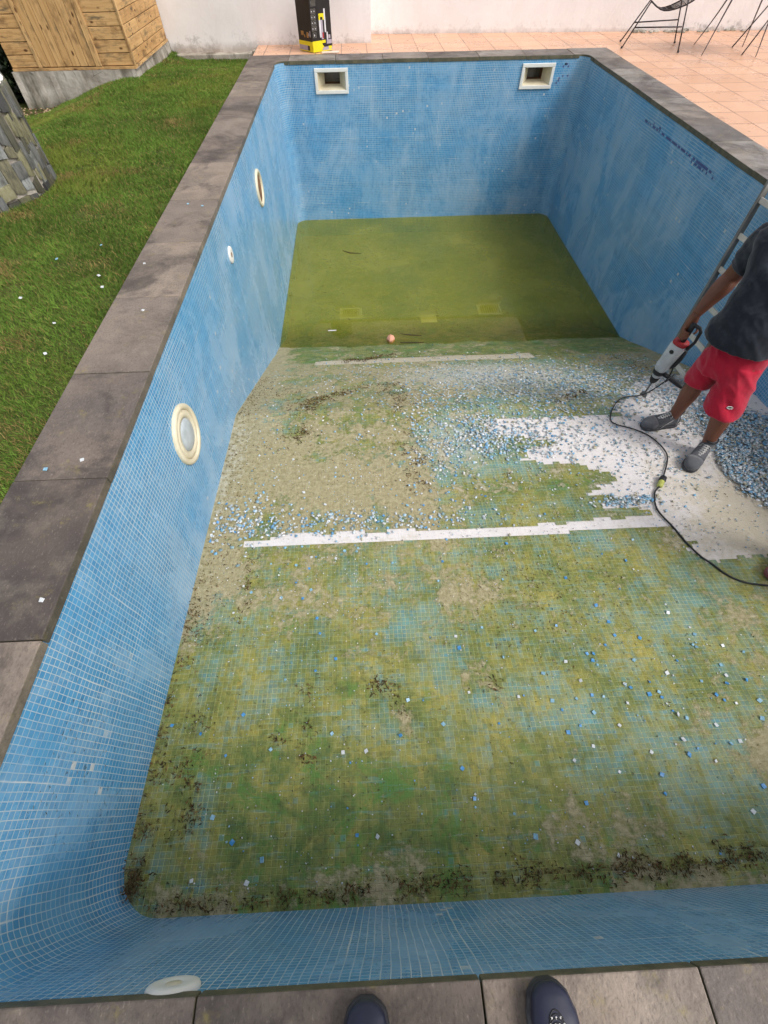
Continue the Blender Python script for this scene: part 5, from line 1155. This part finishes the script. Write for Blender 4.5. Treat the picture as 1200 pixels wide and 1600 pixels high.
mb = MB(); mb.tube([ec + et * (.020 * math.cos(t)) + eu * (.009 * math.sin(t)) for t in [2 * math.pi * q / 16 for q in range(16)]], .0028, 5, True); mb.build('emblem', M['thong'], srt, True).matrix_parent_inverse = Matrix.Identity(4)
mb = MB(); mb.ell(ec, (.015, .003, .005), (et, ed, eu), 10, 6); mb.build('emblem', M['green'], srt, True).matrix_parent_inverse = Matrix.Identity(4)
boot(wk, (3.865, 2.995, fz(2.98) + .007), (3.56, 2.965, fz(2.965) + .007)); boot(wk, (3.945, 2.665, fz(2.66) + .007), (3.705, 2.44, fz(2.44) + .007))

# ---- rotary hammer
hm = tag(empty('rotary_hammer', tuple(HT)), 'grey, black and red electric rotary hammer with a flat chisel, pointing at the floor', 'power tool')
X_, Y_, Z_ = hxv, hy, hz
def sect(mb, secs, n=20, pw=.7):
    rr = []
    for z, a_, b_, ox in secs:
        rr.append([hp(ox + math.copysign(abs(math.cos(t)) ** pw, math.cos(t)) * a_, math.copysign(abs(math.sin(t)) ** pw, math.sin(t)) * b_, z) for t in [2 * math.pi * q / n for q in range(n)]])
    mb.rings(rr)
mb = MB(); sect(mb, [(.345, .036, .036, 0), (.365, .044, .042, .002), (.42, .046, .044, .004), (.47, .048, .044, .006), (.55, .052, .044, .010), (.61, .054, .042, .014), (.632, .046, .036, .014)]); mb.build('housing', M['toolg'], hm, True)
mb = MB(); sect(mb, [(.385, .0475, .0455, .003), (.392, .0475, .0455, .003)]); sect(mb, [(.405, .048, .046, .003), (.412, .048, .046, .003)]); mb.build('vent_ribs', M['toolg'], hm, True)
mb = MB(); sect(mb, [(.632, .047, .037, .014), (.642, .05, .039, .014), (.655, .046, .034, .014), (.662, .03, .024, .014)]); mb.build('red_band', M['toolr'], hm, True)
mb = MB(); mb.tube([hp(.018, 0, .64), hp(.018, 0, .69), hp(.018, 0, .79), hp(.018, 0, .82)], [.021, .019, .019, .022], 12); mb.tube([hp(.018, 0, .815), hp(.06, 0, .815), hp(.078, 0, .79), hp(.084, 0, .70), hp(.070, 0, .62)], [.013, .013, .012, .011, .014], 10); mb.build('grip', M['black'], hm, True)
mb = MB(); mb.tube([hp(.074, 0, .60), hp(.072, 0, .52), hp(.062, 0, .44), hp(.050, 0, .40)], [.012, .016, .016, .008], 10); mb.build('lower_spine', M['black'], hm, True)
mb = MB(); sect(mb, [(.300, .034, .034, 0), (.305, .040, .040, 0), (.340, .041, .041, 0), (.346, .036, .036, 0)], pw=1); mb.build('collar', M['black'], hm, True)
mb = MB(); sect(mb, [(.262, .028, .028, 0), (.300, .030, .030, 0)], pw=1); mb.build('barrel', M['toolg'], hm, True)
mb = MB(); sect(mb, [(.185, .013, .013, 0), (.195, .020, .020, 0), (.225, .029, .029, 0), (.255, .031, .031, 0), (.264, .028, .028, 0)], pw=1); mb.build('chuck', M['black'], hm, True)
mb = MB(); mb.tube([hp(0, 0, .19), hp(0, 0, .055)], .0085, 8); sect(mb, [(.06, .010, .008, 0), (.045, .022, .005, 0), (.006, .027, .003, 0), (0, .027, .0015, 0)], pw=.3); mb.build('chisel', M['steel'], hm, True)
mb = MB(); mb.tube([hp(.036, 0, .322), hp(.072, 0, .318)], [.020, .017], 10); mb.tube([hp(.072, 0, .318), hp(.10, 0, .316), hp(.17, 0, .312), hp(.195, 0, .310)], [.015, .019, .020, .016], 12); mb.build('side_handle', M['black'], hm, True)
mb = MB(); mb.box((-.003, -.045, -.02), (.003, .045, .02), Matrix(((X_.x, Y_.x, Z_.x, hp(.088, 0, .317).x), (X_.y, Y_.y, Z_.y, hp(.088, 0, .317).y), (X_.z, Y_.z, Z_.z, hp(.088, 0, .317).z), (0, 0, 0, 1)))); mb.build('hand_guard', M['black'], hm, bevel=.002)
camv = (Vector((1.195, .367, 1.5)) - hp(0, 0, .56)); side_y = 1 if camv.dot(hy) > 0 else -1
mb = MB(); mb.lathe([(.017, 0), (.017, .004), (.013, .006), (.001, .006)], hp(.008, side_y * .0435, .575), hy * side_y, 20); mb.build('speed_dial', M['black'], hm, True)
cz = lambda x, y: fz(y) + .0125
pts = cr([tuple(hp(.062, 0, .43)), tuple(hp(.075, .01, .30)), tuple(hp(.05, .02, .17)), (3.72, 3.36, -1.16), (3.54, 3.35, cz(0, 3.35) + .015), (3.42, 3.24, cz(0, 3.22) + .004), (3.34, 3.1, cz(0, 3.1)), (3.35, 3.02, cz(0, 3.02)), (3.47, 2.955, cz(0, 2.96)), (3.575, 2.865, cz(0, 2.87)), (3.625, 2.75, cz(0, 2.75)), (3.635, 2.64, cz(0, 2.64)), (3.60, 2.55, cz(0, 2.55)), (3.53, 2.44, cz(0, 2.44)), (3.485, 2.375, cz(0, 2.38))], 6)
mb = MB(); mb.tube([tuple(p) for p in pts], .0055, 8); mb.build('power_cable', M['black'], hm, True)
ec_ = tag(empty('extension_cord', (3.45, 2.33, -1.14)), 'black extension cord with a yellow green socket lying on the white mortar', 'cord')
a_, b_ = Vector((3.485, 2.375, cz(0, 2.375) + .012)), Vector((3.405, 2.275, cz(0, 2.275) + .010)); d_ = b_ - a_
mb = MB(); mb.tube([a_ - d_ * .05, a_ + d_ * .05, a_ + d_ * .35, a_ + d_ * .45], [.012, .024, .026, .022], 12); mb.build('plug', M['black'], ec_, True)
mb = MB(); mb.tube([a_ + d_ * .40, a_ + d_ * .46, a_ + d_ * .85, a_ + d_ * .95], [.018, .022, .021, .014], 12); mb.build('socket', M['yplug'], ec_, True)
pts = cr([tuple(b_ - d_ * .05), (3.36, 2.235, cz(0, 2.235)), (3.315, 2.13, cz(0, 2.13)), (3.31, 2.04, cz(0, 2.04)), (3.35, 1.91, cz(0, 1.91)), (3.38, 1.78, cz(0, 1.78)), (3.42, 1.67, cz(0, 1.67)), (3.47, 1.6, cz(0, 1.6)), (3.53, 1.51, cz(0, 1.51)), (3.62, 1.45, cz(0, 1.45)), (3.76, 1.42, cz(0, 1.42)), (4.1, 1.36, cz(0, 1.36)), (4.6, 1.2, cz(0, 1.2)), (4.76, 1.1, -.7), (4.76, 1.0, -.05), (4.9, .95, .03), (6, .8, .01)], 6)
mb = MB(); mb.tube([tuple(p) for p in pts], .0062, 8); mb.build('cable', M['black'], ec_, True)

def bystander(par, feet, fdir, h0, mats, arms):
    """plain standing figure: one body with trousers and top"""
    f = Vector(fdir).normalized(); r = f.cross(Vector((0, 0, 1))).normalized(); c = (Vector(feet[0]) + Vector(feet[1])) / 2; c.z = h0; up = Vector((0, 0, 1))
    hips = c + up * .92 - f * .04; chest = c + up * 1.28 - f * .04; neck = c + up * 1.47 - f * .03; hd_ = c + up * 1.62
    mb = MB(); limb(mb, [hips, chest, neck - up * .06], [(.12, .12), (.14, .13), (.10, .09)]); limb(mb, [neck - up * .05, neck + up * .08], [.062, .055], 12, 2); head(mb, hd_, f * 1 - up * .6, -r)
    for s_, ft in zip((-1, 1), feet): ft = Vector(ft); limb(mb, [ft + up * .06, ft + up * .12, ft + up * .36, (ft + up * .5), hips + r * s_ * .09], [.036, .038, .055, .055, .08])
    for s_, (e_, w_) in zip((-1, 1), arms):
        e_, w_ = Vector(e_), Vector(w_); sh = neck - up * .08 + r * s_ * .17; limb(mb, [neck - up * .06, sh, e_, w_], [.05, .055, .042, .027]); d2 = (w_ - e_).normalized()
        for q in range(4): o2 = r * (q - 1.5) * .017; limb(mb, [w_ + d2 * .02 + o2 * .6, w_ + d2 * .09 + o2, w_ + d2 * .12 + o2 - up * .02, w_ + d2 * .125 + o2 - up * .045], [.011, .009, .0085, .007], 7, 3)
        limb(mb, [w_, w_ + d2 * .09], [(.024, .02), (.038, .017)], 10, 3); limb(mb, [w_ + d2 * .02 - r * s_ * .02, w_ + d2 * .06 - r * s_ * .045, w_ + d2 * .085 - r * s_ * .048], [.011, .0095, .008], 7, 3)
    mb.remesh('body', M['skin2'], par, .009, 4)
    mb = MB(); limb(mb, [hips + up * .02 - up * .08, chest, neck - up * .07, neck - up * .02], [(.17, .14), (.18, .14), (.13, .10), (.07, .065)], 20)
    for s_, (e_, w_) in zip((-1, 1), arms): sh = neck - up * .08 + r * s_ * .17; limb(mb, [sh, sh.lerp(Vector(e_), .65)], [.07, .062], 12, 3)
    mb.remesh('t_shirt', M[mats[0]], par, .012, 3, fold(.01, 9, 4))
    mb = MB(); limb(mb, [hips + up * .06, hips - up * .06], [.15, .16], 18, 2)
    for s_, ft in zip((-1, 1), feet): ft = Vector(ft); limb(mb, [hips + r * s_ * .08, ft + up * .5, ft + up * .10 - f * .01], [.10, .078, .062], 14, 4)
    mb.remesh('trousers', M[mats[1]], par, .012, 3, fold(.008, 9, 6))
    mb = MB(); mb.ell(hd_ + up * .05 - f * .03, (.095, .085, .085)); mb.remesh('hair', M['hair'], par, .012, 2)
# photographer, toes at the near coping edge
ph_ = tag(empty('person', (1.35, -.3, 0)), 'person at the near coping edge of whom only two dark navy shoe tips show', 'person')
bystander(ph_, [(1.12, -.27, 0), (1.56, -.27, 0)], (0, 1, 0), 0, ('navy', 'navy'), [((1.02, -.12, 1.12), (1.08, .18, 1.42)), ((1.68, -.12, 1.12), (1.36, .18, 1.42))])
o = boot(ph_, (1.118, -.345, .004), (1.135, -.014, .004), ('clog', 'sole', 'lace'), kind='clog'); o['label'] = 'scuffed plain navy left shoe tip'
o = boot(ph_, (1.575, -.34, .004), (1.560, .000, .004), ('clog', 'sole', 'lace'), kind='clog'); o['label'] = 'ribbed navy right shoe tip with small air holes'
tr = bvh(o)
def top(x, y):
    h_ = tr.ray_cast(Vector((x, y, .3)), Vector((0, 0, -1)))[0]; return Vector((x, y, (h_.z if h_ else .07) + .0006))
mb = MB()
for q in range(16):
    y = -.040 - q * .0062; hw = .016 + .012 * min(1, q / 7); mb.tube([top(1.561 + hw * (t_ / 4 - 1), y - .014 * (t_ / 4 - 1) ** 2) for t_ in range(9)], .0013, 5)
rb = mb.build('ribbed_insert', M['black'], o, True); rb.matrix_parent_inverse = Matrix.Identity(4)
mb = MB()
for a_ in range(6):
    for b_ in range(3 + a_ % 2): mb.ell(top(1.561 + (b_ - 1 - .5 * (a_ % 2)) * .010, -.052 - a_ * .0095), (.0026, .0026, .0012), seg=8, rn=4)
hl = mb.build('air_hole', M['lace'], o); hl.matrix_parent_inverse = Matrix.Identity(4); hl['kind'] = 'stuff'
# a second worker, only a toe in the picture
w2 = tag(empty('person', (3.98, 1.45, -1.1)), 'person off to the right of whom only a dusty pinkish grey shoe tip shows', 'person')
bystander(w2, [(4.03, 1.22, fz(1.2)), (4.03, 1.56, fz(1.5))], (-1, -.12, 0), fz(1.4), ('shirt', 'navy'), [((3.97, 1.12, .02), (3.9, 1.15, -.2)), ((4.0, 1.72, .02), (3.95, 1.7, -.2))])
boot(w2, (4.07, 1.60, fz(1.6) + .008), (3.765, 1.475, fz(1.48) + .02), ('shoe3', 'redsole', 'lace'), kind='shoe'); boot(w2, (4.12, 1.24, fz(1.2) + .008), (3.83, 1.20, fz(1.2) + .008), ('shoe3', 'redsole', 'lace'), kind='shoe')
